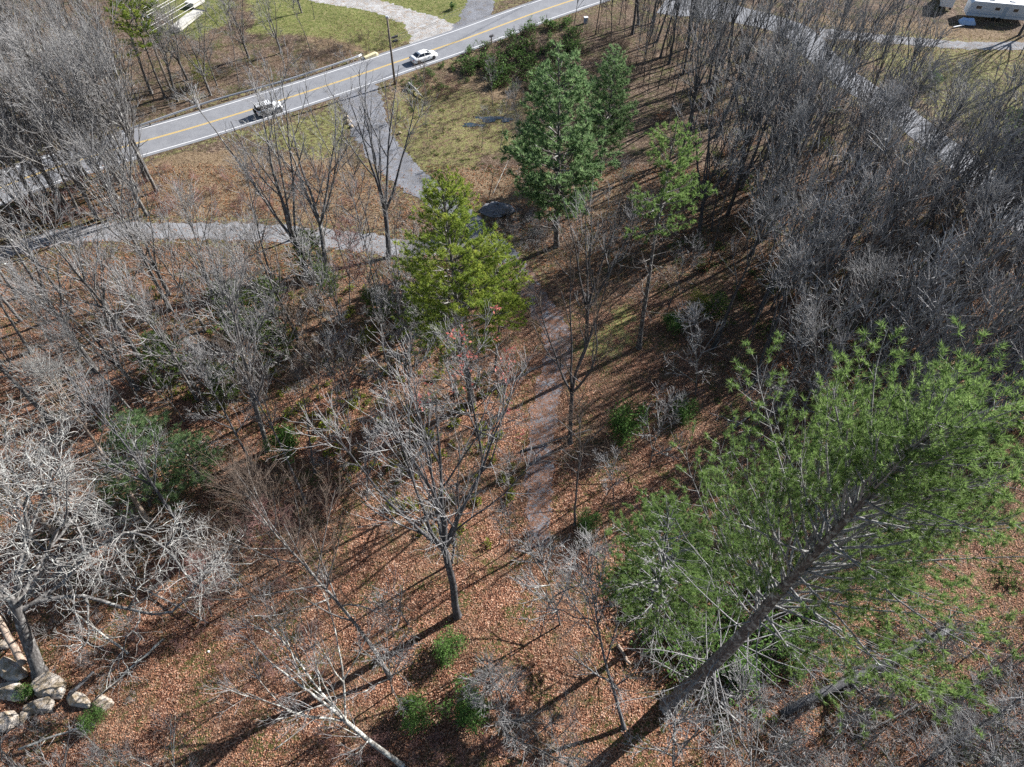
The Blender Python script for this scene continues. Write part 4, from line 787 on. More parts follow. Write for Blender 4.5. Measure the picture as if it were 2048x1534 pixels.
def blades(name, n, h, m, seed, label, field, box):
    r = np.random.default_rng(seed); X = r.uniform(box[0], box[1], n * 4); Y = r.uniform(box[2], box[3], n * 4)
    ok = (field(X, Y) > r.random(len(X)) * 1.05) & (samp(DR, X, Y) > .25); X, Y = X[ok][:n], Y[ok][:n]; N = len(X); Z = gz(X, Y)
    a = np.stack([r.normal(0, .55, N), r.normal(0, .55, N), np.ones(N)], 1) * (h * r.uniform(.5, 1.4, (N, 1))); an = r.uniform(0, 3.14, N)
    b = np.stack([np.cos(an), np.sin(an), np.zeros(N)], 1) * (.05 * r.uniform(.6, 1.5, (N, 1))); c = np.stack([X, Y, Z - .01], 1)
    V = np.stack([c - b, c + b, c + a], 1).reshape(-1, 3)
    return tag(link(name, npmesh(name, V, [np.arange(N * 3).reshape(N, 3)], m)), label, 'grass', kind='stuff')
blades('grass_tufts', 60000, .12, M['grass_blade'], 3, 'green grass of the lawns and the verge', lambda X, Y: samp(grass, X, Y) ** 1.5, (-75, 110, 60, 150))
blades('dry_grass', 60000, .2, M['dry_grass'], 4, 'dry tan grass and weeds near the roads', lambda X, Y: samp(dry, X, Y) * .8, (-75, 110, 60, 150))

# ------------------------------------------------------------------ small mesh builder for made things
class MB:
    def __init__(s): s.v = []; s.f = []
    def add(s, vs, fs): o = len(s.v); s.v += [tuple(v) for v in vs]; s.f += [tuple(i + o for i in f) for f in fs]; return s
    def box(s, c, d, rz=0, taper=1, tilt=None):
        x, y, z = [k / 2 for k in d]; P = [(-x, -y, -z), (x, -y, -z), (x, y, -z), (-x, y, -z), (-x * taper, -y * taper, z), (x * taper, -y * taper, z), (x * taper, y * taper, z), (-x * taper, y * taper, z)]
        m = Euler((tilt[0] if tilt else 0, tilt[1] if tilt else 0, rz)).to_matrix(); vs = [m @ Vector(p) + Vector(c) for p in P]
        return s.add(vs, [(0, 3, 2, 1), (4, 5, 6, 7), (0, 1, 5, 4), (1, 2, 6, 5), (2, 3, 7, 6), (3, 0, 4, 7)])
    def tube(s, P, r, k=6, cap=True):
        P = [Vector(p) for p in P]; n = len(P); rs = r if isinstance(r, (list, tuple)) else [r] * n; vs = []
        for i in range(n):
            T = (P[min(i + 1, n - 1)] - P[max(i - 1, 0)]).normalized(); U = T.cross(Vector((.3, .9, .31)) if abs(T.z) > .8 else Vector((0, 0, 1))).normalized(); W = T.cross(U)
            vs += [P[i] + (U * math.cos(a * 6.28318 / k) + W * math.sin(a * 6.28318 / k)) * rs[i] for a in range(k)]
        fs = [(i * k + j, i * k + (j + 1) % k, (i + 1) * k + (j + 1) % k, (i + 1) * k + j) for i in range(n - 1) for j in range(k)]
        if cap: fs += [tuple(range(k))[::-1], tuple((n - 1) * k + j for j in range(k))]
        return s.add(vs, fs)
    def loft(s, secs, cap=True):
        k = len(secs[0]); vs = [v for q in secs for v in q]; fs = [(i * k + j, i * k + (j + 1) % k, (i + 1) * k + (j + 1) % k, (i + 1) * k + j) for i in range(len(secs) - 1) for j in range(k)]
        if cap: fs += [tuple(range(k))[::-1], tuple((len(secs) - 1) * k + j for j in range(k))]
        return s.add(vs, fs)
    def build(s, name, m, parent=None, smooth=False, bevel=0, loc=None):
        me = bpy.data.meshes.new(name); me.from_pydata(s.v, [], s.f); me.materials.append(m); me.update()
        if smooth: me.polygons.foreach_set('use_smooth', [True] * len(me.polygons))
        o = link(name, me, parent, loc)
        if bevel:
            b = o.modifiers.new('bevel', 'BEVEL'); b.width = bevel; b.segments = 2; b.limit_method = 'ANGLE'
        return o
mat('car_white', (.8, .81, .82), .25, .6); mat('glass_dark', (.015, .02, .03), .08, .8); mat('rubber', (.02, .02, .02), .8); mat('rim_dark', (.06, .06, .065), .4)
mat('rim_light', (.4, .4, .42), .35, .5, .6); mat('lamp_red', (.45, .02, .02), .3); mat('lamp_clear', (.75, .77, .8), .2); mat('black_trim', (.02, .02, .022), .5)
mat('steel', (.42, .43, .45), .45, .5, .7); mat('dark_metal', (.05, .05, .055), .5); mat('insulator', (.5, .53, .56), .25, .6); mat('wire', (.55, .53, .5), .5); mat('wire_dark', (.05, .05, .05), .6)
def sec(x, zb, zt, w, wt): # cross-section at x, bottom width w, shoulders wt
    return [(x, -w * .92, zb), (x, -w, zb + .12), (x, -w, zb + (zt - zb) * .62), (x, -wt, zt - .02), (x, -wt * .5, zt + .012), (x, 0, zt + .02), (x, wt * .5, zt + .012), (x, wt, zt - .02), (x, w, zb + (zt - zb) * .62), (x, w, zb + .12), (x, w * .92, zb)]
def wheels(root, xs_, yw, r, wd, rim):
    for x in xs_:
        for s in (-1, 1):
            w_ = empty('wheel', (x, s * yw, r)); w_.parent = root
            MB().tube([(0, -wd / 2 + .03, 0), (0, -wd / 2, 0), (0, wd / 2, 0), (0, wd / 2 - .03, 0)], [r * .96, r, r, r * .96], 20).build('tyre', M['rubber'], w_, False)
            MB().tube([(0, s * (wd / 2 - .02), 0), (0, s * (wd / 2 + .012), 0)], [r * .62, r * .58], 12).build('rim', M[rim], w_)
def sedan(loc, rz):
    o = empty('sedan', (*loc, .04), rz)
    xs_ = [(-2.33, .42, .78, .74, .66), (-2.27, .3, .95, .84, .74), (-1.9, .24, 1.02, .9, .78), (-1.2, .22, 1.0, .91, .8), (0, .2, .98, .91, .82), (.9, .2, .96, .91, .82), (1.5, .22, .9, .9, .78), (2.0, .24, .8, .86, .7), (2.26, .3, .68, .76, .6), (2.33, .4, .6, .62, .5)]
    MB().loft([sec(*q) for q in xs_]).build('body', M['car_white'], o, True)
    # glasshouse and roof
    gs = []
    for x, w0, w1, z1 in ((-1.75, .74, .73, 1.0), (-1.0, .78, .6, 1.36), (-.5, .79, .6, 1.43), (.1, .79, .6, 1.43), (.45, .79, .6, 1.38), (1.25, .76, .74, .97)):
        gs.append([(x, -w0, .95), (x, -w1, z1 - .03), (x, 0, z1), (x, w1, z1 - .03), (x, w0, .95)])
    MB().loft(gs).build('windows', M['glass_dark'], o)
    rs = []
    for x, w1, z1 in ((-1.06, .6, 1.345), (-.7, .62, 1.42), (-.3, .625, 1.455), (.1, .62, 1.45), (.42, .6, 1.4)):
        rs.append([(x, -w1, z1 - .05), (x, -w1 * .9, z1), (x, 0, z1 + .025), (x, w1 * .9, z1), (x, w1, z1 - .05), (x, 0, z1 - .035)])
    MB().loft(rs).build('roof', M['car_white'], o, True)
    for s in (-1, 1):
        p = MB(); 
        for (xa, wa, za), (xb, wb, zb_) in (((-1.72, .75, 1.0), (-1.04, .62, 1.37)), ((-.18, .80, .96), (-.14, .625, 1.42)), ((.42, .61, 1.4), (1.24, .76, .98))):
            p.tube([(xa, s * wa, za), (xb, s * wb, zb_)], .035, 4)
        p.build('pillars', M['car_white'], o)
        MB().box((.95, s * .97, .98), (.18, .16, .12)).build('mirror', M['car_white'], o, bevel=.03)
        MB().box((2.2, s * .58, .62), (.16, .3, .13), rz=-s * .35).build('headlight', M['lamp_clear'], o, bevel=.02)
        MB().box((-2.28, s * .62, .8), (.1, .32, .14), rz=s * .15).build('tail_light', M['lamp_red'], o, bevel=.02)
    MB().box((-2.34, 0, .5), (.02, .5, .13)).build('number_plate', M['lamp_clear'], o)
    wheels(o, (-1.4, 1.42), .8, .33, .24, 'rim_dark'); return o
def offroader(loc, rz):
    o = empty('off_road_car', (*loc, .04), rz)
    MB().loft([sec(x, zb, zt, w_, wt) for x, zb, zt, w_, wt in ((-2.0, .55, 1.1, .76, .72), (-1.95, .5, 1.15, .8, .76), (.5, .48, 1.15, .8, .76), (.56, .48, 1.16, .78, .72), (1.75, .5, 1.1, .68, .6), (1.95, .6, 1.05, .66, .58))]).build('body', M['car_white'], o, True)
    for s in (-1, 1):
        for x in (1.35, -1.2): MB().loft([[(x - .5, s * .7, .75), (x - .5, s * .95, .72), (x - .45, s * .95, .78), (x - .45, s * .7, .82)], [(x - .3, s * .7, .97), (x - .3, s * .95, .94), (x - .28, s * .95, 1.0), (x - .28, s * .7, 1.03)], [(x + .3, s * .7, .97), (x + .3, s * .95, .94), (x + .28, s * .95, 1.0), (x + .28, s * .7, 1.03)], [(x + .5, s * .7, .75), (x + .5, s * .95, .72), (x + .45, s * .95, .78), (x + .45, s * .7, .82)]]).build('fender', M['black_trim' if x < 0 else 'car_white'], o)
        MB().box((-.05, s * .8, 1.4), (.9, .03, .42)).build('side_window', M['glass_dark'], o)
        MB().tube([(1.96, s * .48, .92), (2.0, s * .48, .92)], .12, 12).build('headlight', M['lamp_clear'], o)
        MB().box((-2.0, s * .72, .95), (.06, .12, .22)).build('tail_light', M['lamp_red'], o)
        MB().box((.62, s * .95, 1.25), (.08, .18, .2)).build('mirror', M['black_trim'], o)
    MB().box((.62, 0, 1.42), (.04, 1.4, .46), tilt=(0, -.25)).build('windscreen', M['glass_dark'], o)
    MB().box((-.72, 0, 1.42), (2.35, 1.5, .44), taper=.93).build('cabin', M['black_trim'], o)
    MB().box((-.1, 0, 1.70), (1.1, 1.36, .07)).build('hardtop', M['car_white'], o, bevel=.02)
    MB().box((-1.3, 0, 1.665), (1.2, 1.34, .05)).build('soft_top', M['black_trim'], o)
    rk = MB()
    for i in range(6): rk.box((-1.8 + i * .21, 0, 1.74), (.09, 1.3, .06))
    rk.build('roof_bars', M['car_white'], o)
    MB().tube([(-2.06, 0, 1.0), (-2.3, 0, 1.0)], .38, 18).build('spare_wheel', M['rubber'], o)
    MB().box((2.1, 0, .6), (.14, 1.5, .16)).build('bumper', M['black_trim'], o, bevel=.02)
    MB().box((-2.1, 0, .58), (.14, 1.5, .16)).build('rear_bumper', M['black_trim'], o, bevel=.02)
    wheels(o, (-1.2, 1.35), .82, .41, .27, 'rim_light'); return o
def road_dir(x, y):
    i = int(np.argmin(np.hypot(MAINQ[:, 0] - x, MAINQ[:, 1] - y))); d = MAINQ[min(i + 2, len(MAINQ) - 1), :2] - MAINQ[max(i - 2, 0), :2]; return math.atan2(d[1], d[0])
x, y = at(848, 120); tag(sedan((x, y), road_dir(x, y)), 'white four-door sedan driving on the road', 'car')
x, y = at(540, 226); tag(offroader((x, y), road_dir(x, y)), 'white off-road car with slatted roof driving behind the bare tree crowns', 'car')

# guardrail on the far side of the road
gr_ = empty('guardrail', (*at(560, 168), 0)); tag(gr_, 'galvanised steel guardrail along the far side of the road', 'guardrail')
gx, gy = gr_.location[:2]
gq = catmull(np.array([at(*p, .7) for p in ((60, 328), (180, 283), (298, 243), (428, 199), (565, 161), (700, 117), (722, 108))]), 1.0)
def wprof(p, n): return [(p[0] + n[0] * u, p[1] + n[1] * u, z) for u, z in ((.0, .44), (.06, .5), (0, .56), (0, .62), (.06, .68), (0, .75), (-.02, .75), (-.02, .44))]
T = np.gradient(gq, axis=0); T /= np.linalg.norm(T, axis=1)[:, None]
rl = MB(); rl.loft([[(a - gx, b - gy, c) for a, b, c in wprof(p, (t_[1], -t_[0]))] for p, t_ in zip(gq, T)]); rl.build('rail', M['steel'], gr_)
mat('post_wood', (.12, .09, .07), .9)
for i in range(0, len(gq), 4):
    MB().box((gq[i][0] - T[i][1] * -.12 * -1 - gx, gq[i][1] + T[i][0] * .12 - gy, .3), (.15, .15, .8)).build('post', M['post_wood'], gr_)
x, y = at(742, 114); o = empty('guardrail_end', (x, y, 0), road_dir(x, y)); tag(o, 'pale yellow guardrail end piece lying by the road', 'barrier end')
mat('pale_yellow', (.66, .58, .36), .7)
MB().loft([[(-1.2, -.3, 0), (-1.2, -.3, .35), (-1.2, .3, .35), (-1.2, .3, 0)], [(.9, -.35, 0), (.9, -.35, .55), (.9, .35, .55), (.9, .35, 0)], [(1.35, -.2, 0), (1.35, -.2, .3), (1.35, .2, .3), (1.35, .2, 0)]]).build('nose', M['pale_yellow'], o, bevel=.04)
MB().box((-1.5, 0, .25), (.5, .12, .3)).build('bracket', M['steel'], o)

# utility poles and wires
mat('pole_wood', (.17, .14, .12), .9); mat('pole_pale', (.3, .26, .22), .9)
def tubeobj(name, pts, r, m, parent, base, k=6): return MB().tube([(p[0] - base[0], p[1] - base[1], p[2] - base[2]) for p in pts], r, k).build(name, m, parent)
b = at(790, 168); o = empty('utility_pole', (*b, 0)); tag(o, 'wooden utility pole on the near verge of the road left of the white sedan', 'utility pole')
tp = top_of((790, 168), (774, 34)) - np.array((*b, 0)); MB().tube([(0, 0, -.3), tuple(tp * .5), tuple(tp)], [.19, .16, .13], 10).build('pole', M['pole_wood'], o, True)
MB().box((tp[0], tp[1], tp[2] + .02), (.42, .34, .28)).build('pole_cap', M['insulator'], o, bevel=.05)
hw_ = tp * .66; rd = road_dir(*b); dx_, dy_ = math.cos(rd), math.sin(rd)
for i, (dz, ln) in enumerate(((.35, 1.0), (-.25, .9))):
    MB().box((hw_[0] + dx_ * (.4 + ln / 2), hw_[1] + dy_ * (.4 + ln / 2), hw_[2] + dz), (ln, .26, .24), rz=rd).build('cable_case', M['dark_metal'], o)
for i in range(3): MB().box((hw_[0] + .1, hw_[1], hw_[2] + .35 - i * .3), (.4, .08, .08), rz=rd).build('bracket', M['steel'], o)
def sag(a, b, s, n=14):
    a, b = np.array(a, float), np.array(b, float); return [tuple(a + (b - a) * i / n - np.array((0, 0, s * 4 * (i / n) * (1 - i / n)))) for i in range(n + 1)]
P0 = np.array((*b, 0)) + hw_; far = np.array((*at(1230, -60), 7.2)); lft = np.array((*at(250, 330), 7.0))
for i, dz in enumerate((.45, 0, -.3)):
    a_ = P0 + (0, 0, dz); f_ = far + (0, 0, dz)
    c_ = sag(a_, f_, .9); me_o = MB().tube(c_, .022, 4).build('overhead_cable', M['wire_dark'])
    tag(me_o, ['uppermost', 'middle', 'lowest'][i] + ' of three thin dark cables running from the utility pole along the road', 'cable', 'cables along the road')
b = at(346, 192); o = empty('utility_pole', (*b, 0)); tag(o, 'slender pale utility pole with crossarms in the treetops, upper left', 'utility pole')
tp = top_of((346, 192), (281, 28)) - np.array((*b, 0)); MB().tube([(0, 0, -.3), tuple(tp * .5), tuple(tp)], [.19, .16, .12], 10).build('pole', M['pole_pale'], o, True)
ends = []
wv = np.array(at(395, 0, 11)) - np.array(at(297, 67, 11)); wv = np.array((*(wv / np.linalg.norm(wv)), 0)); av = np.array((wv[1], -wv[0], 0))
for q_, hz in enumerate((.97, .80)):
    c_ = tp * hz; a_ = c_ - av * 1.25; e_ = c_ + av * 1.25; arm = MB().tube([tuple(a_), tuple(e_)], .075, 4).build('crossarm', M['dark_metal'], o)
    for u in (-1.1, 0.35, 1.1) if q_ == 0 else (-1.1, -.3, 1.1):
        p_ = c_ + av * u; MB().tube([tuple(p_), tuple(p_ + (0, 0, .1)), tuple(p_ + (0, 0, .2)), tuple(p_ + (0, 0, .36))], [.07, .14, .09, .12], 8).build('insulator', M['insulator'], o); ends.append(p_ + (0, 0, .34) + np.array((*b, 0)))
for u in (-.3, .3): MB().tube([tuple(tp * .88 + av * u + (0, 0, -.5)), tuple(tp * .88 + av * u + (0, 0, .3))], .2, 10).build('transformer', M['steel'], o)
for i, e_ in enumerate(ends):
    tag(MB().tube(sag(e_, e_ + wv * 60 + (0, 0, .3), 1.0), .035, 4).build('power_line', M['wire']), 'power line number %s counted from the top left crossarm end, running off the top edge' % ['one', 'two', 'three', 'four', 'five', 'six'][i], 'power line', 'pale power lines, upper left')

# posts, mailbox, pedestal
x, y = at(983, 86); o = empty('mailbox', (x, y, 0), road_dir(x, y)); tag(o, 'dark mailbox on a post at the near edge of the road', 'mailbox')
MB().box((0, 0, .5), (.12, .12, 1.1)).build('post', M['post_wood'], o)
MB().loft([[(q, -.14, 1.05), (q, -.14, 1.25), (q, -.08, 1.35), (q, .08, 1.35), (q, .14, 1.25), (q, .14, 1.05)] for q in (-.35, .35)]).build('box', M['dark_metal'], o)
MB().box((.0, .16, 1.3), (.05, .02, .25)).build('flag', M['lamp_red'], o)
for px, py, lb in ((1028, 66, 'thin delineator post at the road edge right of the mailbox'), (1093, 44, 'thin delineator post at the road edge farther right near the bend')):
    x, y = at(px, py); o = empty('road_post', (x, y, 0)); tag(o, lb, 'post'); MB().tube([(0, 0, -.1), (0, 0, 1.3)], .045, 6).build('post', M['dark_metal'], o); MB().box((0, 0, 1.2), (.09, .03, .2)).build('reflector', M['lamp_clear'], o)
x, y = at(1171, 46); o = empty('utility_pedestal', (x, y, 0), .3); tag(o, 'small grey utility pedestal with white lid in the brush by the road bend', 'utility box')
mat('pedestal', (.2, .26, .36), .5); MB().box((0, 0, .45), (.6, .5, 1.0)).build('cabinet', M['pedestal'], o, bevel=.03); MB().box((0, 0, 1.0), (.72, .62, .12)).build('lid', M['car_white'], o, bevel=.03)
x, y = at(903, 22); o = empty('garden_post', (x, y, 0)); tag(o, 'thin green garden post beside the clipped evergreen on the lawn', 'post')
mat('green_paint', (.04, .12, .07), .5); MB().tube([(0, 0, 0), (0, 0, 1.6)], .05, 6).build('post', M['green_paint'], o); MB().box((.12, 0, 1.5), (.3, .06, .16)).build('arm', M['green_paint'], o)

# travel trailer, truck, things in the yard
mat('trailer_side', (.5, .56, .63), .4, .5); mat('trailer_roof', (.8, .8, .8), .5); mat('trailer_stripe', (.32, .4, .5), .5); mat('tarp', (.35, .5, .72), .6)
a = np.array(at(1931, 32, .4)); b2 = np.array(at(2040, 42, .4)); dv = b2 - a; rz = math.atan2(dv[1], dv[0]); L = 10.2; W = 2.4
cx_, cy_ = a + dv / np.linalg.norm(dv) * L / 2 + np.array((-math.sin(rz), math.cos(rz))) * W / 2
o = empty('travel_trailer', (cx_, cy_, 0), rz); tag(o, 'long pale blue-white travel trailer parked at the top right corner', 'trailer')
MB().loft([[(x_, -W / 2, .5), (x_, -W / 2, zt), (x_, W / 2, zt), (x_, W / 2, .5)] for x_, zt in ((-L / 2, 2.6), (-L / 2 + .4, 2.95), (L / 2 - .5, 2.95), (L / 2, 2.3))]).build('body', M['trailer_side'], o, bevel=.05)
MB().box((0, 0, 2.98), (L - 1.0, W - .1, .06)).build('roof', M['trailer_roof'], o)
MB().box((0, -W / 2 - .004, 1.0), (L - .2, .012, .22)).build('stripe', M['trailer_stripe'], o)
MB().box((0, -W / 2 - .006, 1.32), (L - .2, .012, .06)).build('stripe', M['trailer_stripe'], o)
for x_, w_ in ((-3.6, .9), (-.5, .8), (2.5, .8)):
    MB().box((x_, -W / 2 - .01, 2.05), (w_ + .12, .03, .62)).build('window_frame', M['trailer_roof'], o); MB().box((x_, -W / 2 - .03, 2.05), (w_, .02, .5)).build('window', M['glass_dark'], o)
MB().box((.9, -W / 2 - .01, 1.55), (.7, .03, 1.9)).build('door', M['trailer_stripe'], o)
for x_, zz in ((-1.6, 3.1), (1.8, 3.08)): MB().box((x_, 0, zz), (.8, .7, .22)).build('roof_vent', M['trailer_roof'], o, bevel=.04)
for x_ in (-.4, .5):
    for s in (-1, 1): MB().tube([(x_, s * 1.0, .34), (x_, s * 1.22, .34)], .34, 14).build('wheel', M['rubber'], o)
x, y = at(1897, 22); o = empty('box_truck', (x, y + 2, 0), 1.2); tag(o, 'white box truck partly behind a dark trunk left of the travel trailer', 'truck')
MB().box((0, 0, 1.7), (4.2, 2.1, 2.1)).build('cargo_box', M['car_white'], o, bevel=.04)
MB().loft([[(x_, -.95, .5), (x_, -.95, zt), (x_, .95, zt), (x_, .95, .5)] for x_, zt in ((2.15, 2.1), (2.9, 2.1), (3.4, 1.35), (4.1, 1.2), (4.2, .9))]).build('cab', M['car_white'], o, bevel=.04)
MB().box((3.2, 0, 1.72), (.05, 1.6, .6), tilt=(0, -.6)).build('windscreen', M['glass_dark'], o); wheels(o, (-1.2, 3.3), .9, .4, .26, 'rim_light')
x, y = at(1934, 46); o = empty('tarp_stack', (x, y, 0), rz); tag(o, 'light blue tarpaulin over a low stack before the trailer', 'tarp')
MB().loft([[(x_, -.9 * k_, 0), (x_, -.6 * k_, zt), (x_, .1, zt * 1.15), (x_, .7 * k_, zt * .9), (x_, 1.0 * k_, 0)] for x_, zt, k_ in ((-1.4, .3, .7), (-.8, .7, 1), (0, .62, 1.05), (.8, .75, .95), (1.3, .2, .7))]).build('cover', M['tarp'], o, bevel=.03)
MB().box((0, 0, .12), (2.3, 1.2, .24)).build('pallet', M['post_wood'], o)
x, y = at(1917, 53); o = MB().box((0, 0, .09), (2.3, .2, .1), rz=.35).box((0, .18, .05), (2.2, .12, .06), rz=.4).build('white_plank', M['car_white'], loc=(x, y, 0)); tag(o, 'white plank lying on the dry grass before the trailer', 'plank')
mat('concrete', (.5, .48, .43), .85)
for i, (pa, pb, wd_, hh_, lb) in enumerate((((352, 62), (397, 26), 2.1, .5, 'long pale concrete slab on the grass, upper left behind the utility pole'), ((380, 15), (402, 2), 2.2, .7, 'shorter pale concrete slab at the top edge, upper left'))):
    a, b2 = np.array(at(*pa)), np.array(at(*pb)); d = b2 - a; L_ = np.linalg.norm(d); rz_ = math.atan2(d[1], d[0]); c_ = (a + b2) / 2
    o = empty('concrete_slab', (*c_, 0), rz_); tag(o, lb, 'concrete slab', 'pale concrete slabs, upper left')
    MB().box((0, 0, hh_ / 2), (L_, wd_ * .9, hh_)).build('block', M['concrete'], o, bevel=.06); MB().box((-L_ * .1, 0, hh_ + .05), (L_ * .75, wd_ * .98, .1)).build('cap_stone', M['concrete'], o, bevel=.03)
    MB().box((L_ / 2 + .35, 0, hh_ * .7), (.6, wd_ * 1.02, .12)).build('end_step', M['dark_metal'], o)

# water, rocks, stump, logs
wm = mat('water', (.03, .045, .06), .06, .8)
def blob(cx, cy, a, b, seed, n=28):
    r = np.random.default_rng(seed); th = np.arange(n) * 6.283 / n; rr = 1 + .3 * np.sin(th * 3 + seed) + r.normal(0, .1, n); return [(cx + a * rr[i] * math.cos(th[i]), cy + b * rr[i] * math.sin(th[i])) for i in range(n)]
for i, (p, a_, b_) in enumerate((((976, 237), 2.0, .8), ((1014, 238), 1.1, .6), ((945, 250), 1.6, .5))):
    x, y = at(*p); pts = [(u, v, .05 + gz(x, y)) for u, v in blob(x, y, a_, b_, i)]
    MB().add(pts, [tuple(range(len(pts)))]).build('puddle', wm)['kind'] = 'structure'
rm = mat('rock', (.4, .35, .3), .9, .2); t = NT(rm); v = t.co(); n1 = t.noise(v, 1.6, 6, .7); n2 = t.noise(v, 7, 5, .7)
c = t.ramp(n1, [(.32, (.14, .11, .07)), (.45, (.32, .25, .17)), (.55, (.47, .41, .35)), (.7, (.6, .54, .47))]); c = t.mix(t.ramp(n2, [(.55, g3(0)), (.68, g3(.6))]), c, (.12, .1, .06)); t.l(c, t.b.inputs['Base Color']); t.bump(n2, .8, .12)
def rock(p, sx, sy, sz, rz, seed, name, label, group=None, z=0, m=rm, cat='rock', sub=4):
    import bmesh
    bm = bmesh.new(); bmesh.ops.create_icosphere(bm, subdivisions=sub, radius=1); r = random.Random(seed); off = Vector((r.uniform(0, 90), r.uniform(0, 90), r.uniform(0, 90)))
    from mathutils import noise as mn
    planes = [(Vector((r.gauss(0, 1), r.gauss(0, 1), r.gauss(0, .8))).normalized(), r.uniform(.55, .85)) for _ in range(9)]
    for v in bm.verts:
        c = v.co.copy(); k = 1 + .34 * mn.noise(c * 1.1 + off) + .2 * mn.noise(c * 2.6 + off) + .07 * mn.noise(c * 7 + off)
        for fn in planes:
            dd = c.dot(fn[0])
            if dd * k > fn[1]: k = fn[1] / dd
        c = c * k; c.x = max(-.86, min(.86, c.x)); c.z = max(-.6, min(.72 + .1 * c.x, c.z)); v.co = Vector((c.x * sx, c.y * sy, c.z * sz))
    me = bpy.data.meshes.new(name); bm.to_mesh(me); bm.free(); me.materials.append(m)
    x, y = at(*p); o = link(name, me, None, (x, y, gz(x, y) + z)); o.rotation_euler = (r.uniform(-.15, .15), r.uniform(-.15, .15), rz); return tag(o, label, cat, group)
mh = MB(); hx, hy = at(993, 420); rr_ = np.random.default_rng(3); ks = 14; rings = []
for j in range(7):
    u = j / 6; rings.append([(math.cos(a * 6.283 / ks) * 2.3 * (1 - u) ** .8 * (1 + .12 * math.sin(a * 1.9 + j * .4)) + rr_.normal(0, .12), math.sin(a * 6.283 / ks) * 1.5 * (1 - u) ** .8 + rr_.normal(0, .12), 1.1 * u ** .8 + rr_.normal(0, .05) - .05) for a in range(ks)])
tag(mh.loft(rings).build('gravel_pile', M['gravel_drive'], loc=(hx, hy, 0)), 'mound of blue-grey gravel half hidden behind the right side of the central yellow-green pine', 'gravel pile')
GB = 'boulders in the lower left corner'
rock((103, 1372), 1.7, 1.0, .8, -.35, 1, 'boulder', 'largest whitish boulder with a curved crack, lower left', GB, .35)
rock((160, 1402), 1.2, .6, .55, -.15, 2, 'boulder', 'reddish boulder right of the largest one, its far end pale', GB, .2)
rock((205, 1410), .95, .6, .45, -.2, 3, 'boulder', 'pale boulder at the right tip of the boulder row', GB, .15)
rock((80, 1412), 1.3, .7, .55, .3, 4, 'boulder', 'tan boulder below the largest one', GB, .15)
rock((30, 1345), 1.9, .75, .65, -.5, 5, 'boulder', 'long boulder above and left of the largest one', GB, .3)
rock((25, 1382), 1.7, .8, .5, -.1, 6, 'boulder', 'greenish tan boulder at the left edge under the long one', GB, .2)
rock((5, 1440), 1.4, 1.0, .7, .4, 7, 'boulder', 'pale boulder cut by the left edge, lowest of the row', GB, .2)
rock((10, 1290), .7, .5, .4, .2, 8, 'boulder', 'small pinkish boulder at the left edge, topmost of the row', GB, .2)
rock((50, 1430), .6, .4, .4, 1.2, 9, 'boulder', 'small tan boulder under the tan one below the largest', GB, .1)
for i, (p, s, lb) in enumerate((((692, 236), .5, 'pinkish rock topmost beside the gravel driveway'), ((697, 246), .6, 'dark red rock in the middle of the pile beside the driveway'), ((704, 254), .45, 'pale rock lowest in the pile beside the driveway'), ((800, 268), .35, 'small white rock on the grass right of the driveway'))):
    rock(p, s, s * .8, s * .7, i, 20 + i, 'rock', lb, None, .15, sub=2)
rock((417, 1303), .12, .1, .08, 0, 31, 'stone', 'single small white stone on the copper leaves', None, .08, M['car_white'], 'stone', 2)
def log(pa, pb, ra, rb, za, zb, label, m='bark_grey', name='fallen_log', branches=3, seed=0):
    a = np.array((*at(*pa), za)); b = np.array((*at(*pb), zb)); r = np.random.default_rng(seed); o = empty(name, (a[0], a[1], 0)); tag(o, label, 'log'); n = 8
    P = [a + (b - a) * i / n + r.normal(0, ra * .25, 3) * (0 < i < n) - (a[0], a[1], 0) for i in range(n + 1)]
    MB().tube([tuple(p) for p in P], [ra + (rb - ra) * i / n for i in range(n + 1)], 9).build('trunk', M[m], o, True)
    for i in range(branches):
        p = P[r.integers(2, n)]; d = r.normal(0, 1, 3); d[2] = abs(d[2]) * .6 + .1; d /= np.linalg.norm(d); l = np.linalg.norm(b - a) * r.uniform(.12, .3)
        MB().tube([tuple(p), tuple(p + d * l * .5), tuple(p + d * l + r.normal(0, .1, 3))], [rb * .5, rb * .35, rb * .15], 5).build('branch', M[m], o)
    return o
log((1560, 1432), (1885, 1272), .33, .26, .35, 1.6, 'long broken grey log leaning across the leaves right of the big pine', 'bark_dark', branches=6, seed=1)
log((150, 1398), (200, 1352), .16, .1, .9, 1.1, 'dark dead log across the boulders', 'bark_dark', seed=2)
log((20, 1230), (185, 1095), .12, .06, .25, .3, 'thin pale dead log below the tan trunk', 'bark_pale', seed=3)
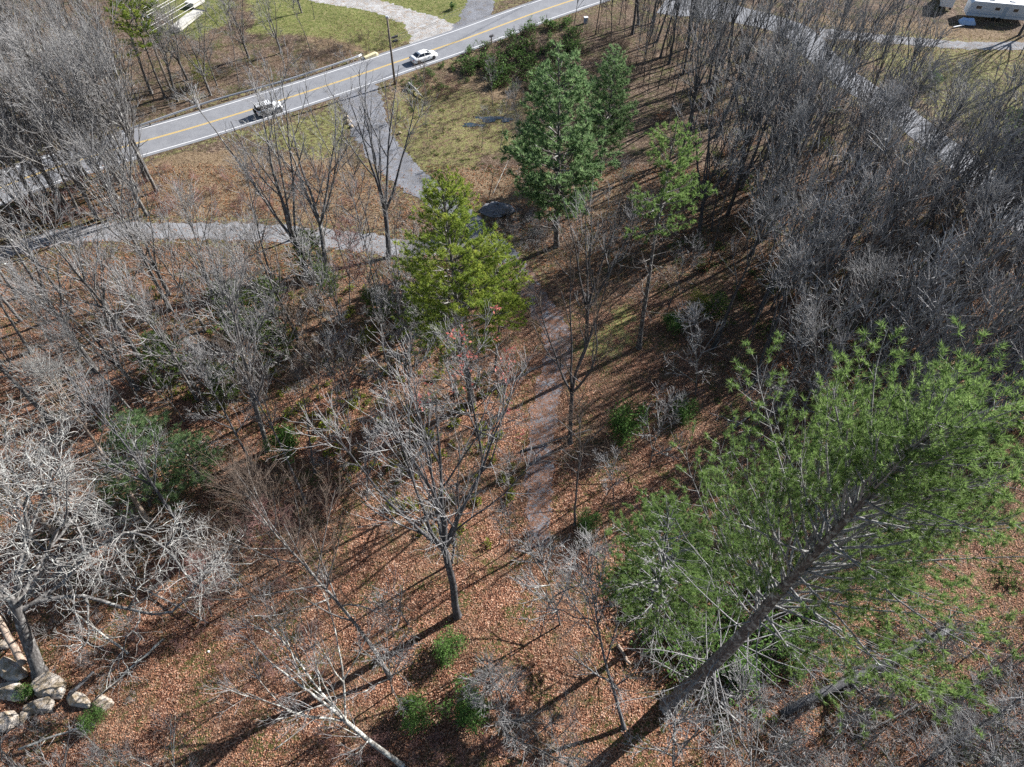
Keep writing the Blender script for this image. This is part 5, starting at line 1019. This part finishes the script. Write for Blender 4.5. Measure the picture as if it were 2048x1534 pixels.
log((40, 1060), (130, 1130), .12, .08, .2, .25, 'dark fallen branch on the leaves at the left edge', 'bark_dark', seed=4)
log((985, 392), (1022, 330), .05, .03, .2, 1.6, 'two pale bare dead sticks beside the driveway end', 'bark_pale', seed=5, branches=2)
log((1465, 860), (1560, 790), .12, .06, .2, .8, 'fallen grey stem in the thicket behind the pine', 'bark_grey', seed=6)
log((1235, 1290), (1260, 1330), .14, .12, .12, .15, 'short dark log on the leaves left of the big pine foot', 'bark_tan', seed=7, branches=0)
log((818, 172), (846, 198), .22, .1, .5, .3, 'bleached dead root on the bank below the road', 'bark_pale', seed=8, branches=6, name='dead_root')
log((1040, 905), (1180, 862), .09, .06, .2, .25, 'dark fallen branch lying across the gravel track', 'bark_dark', seed=9, branches=2)
log((550, 1500), (640, 1430), .05, .03, .1, .1, 'thin pale stick on the leaves at the bottom left', 'bark_pale', seed=10, branches=2)
log((60, 1335), (8, 1225), .3, .2, .9, 2.6, 'mossy yellowish log propped on the boulders at the left edge', 'bark_tan', seed=11, branches=3)
log((260, 1310), (100, 1190), .1, .05, .3, .8, 'grey dead limb lying under the oak', 'bark_pale', seed=12, branches=7)
log((330, 1280), (200, 1400), .1, .05, .25, .5, 'pale crooked dead limb right of the boulders', 'bark_pale', seed=13, branches=7)
log((40, 1500), (190, 1450), .1, .05, .2, .5, 'pale dead limb in the very bottom left corner', 'bark_pale', seed=14, branches=8)
log((290, 1180), (420, 1250), .09, .04, .25, .5, 'thin dead grey limb at the right end of the oak crown', 'bark_grey', seed=15, branches=7)
log((1700, 1480), (1860, 1400), .09, .05, .3, .7, 'grey dead limb across the leaves in the lower right', 'bark_grey', seed=16, branches=7)
log((1420, 1480), (1520, 1420), .06, .03, .2, .4, 'thin dead sticks right of the big pine foot', 'bark_pale', seed=17, branches=7)
log((1900, 1500), (2030, 1400), .08, .04, .3, .8, 'long grey stick in the bottom right corner', 'bark_pale', seed=18, branches=7)
print('done', round(_t.time() - T0, 1), 'trees', sum(SUM.values()))
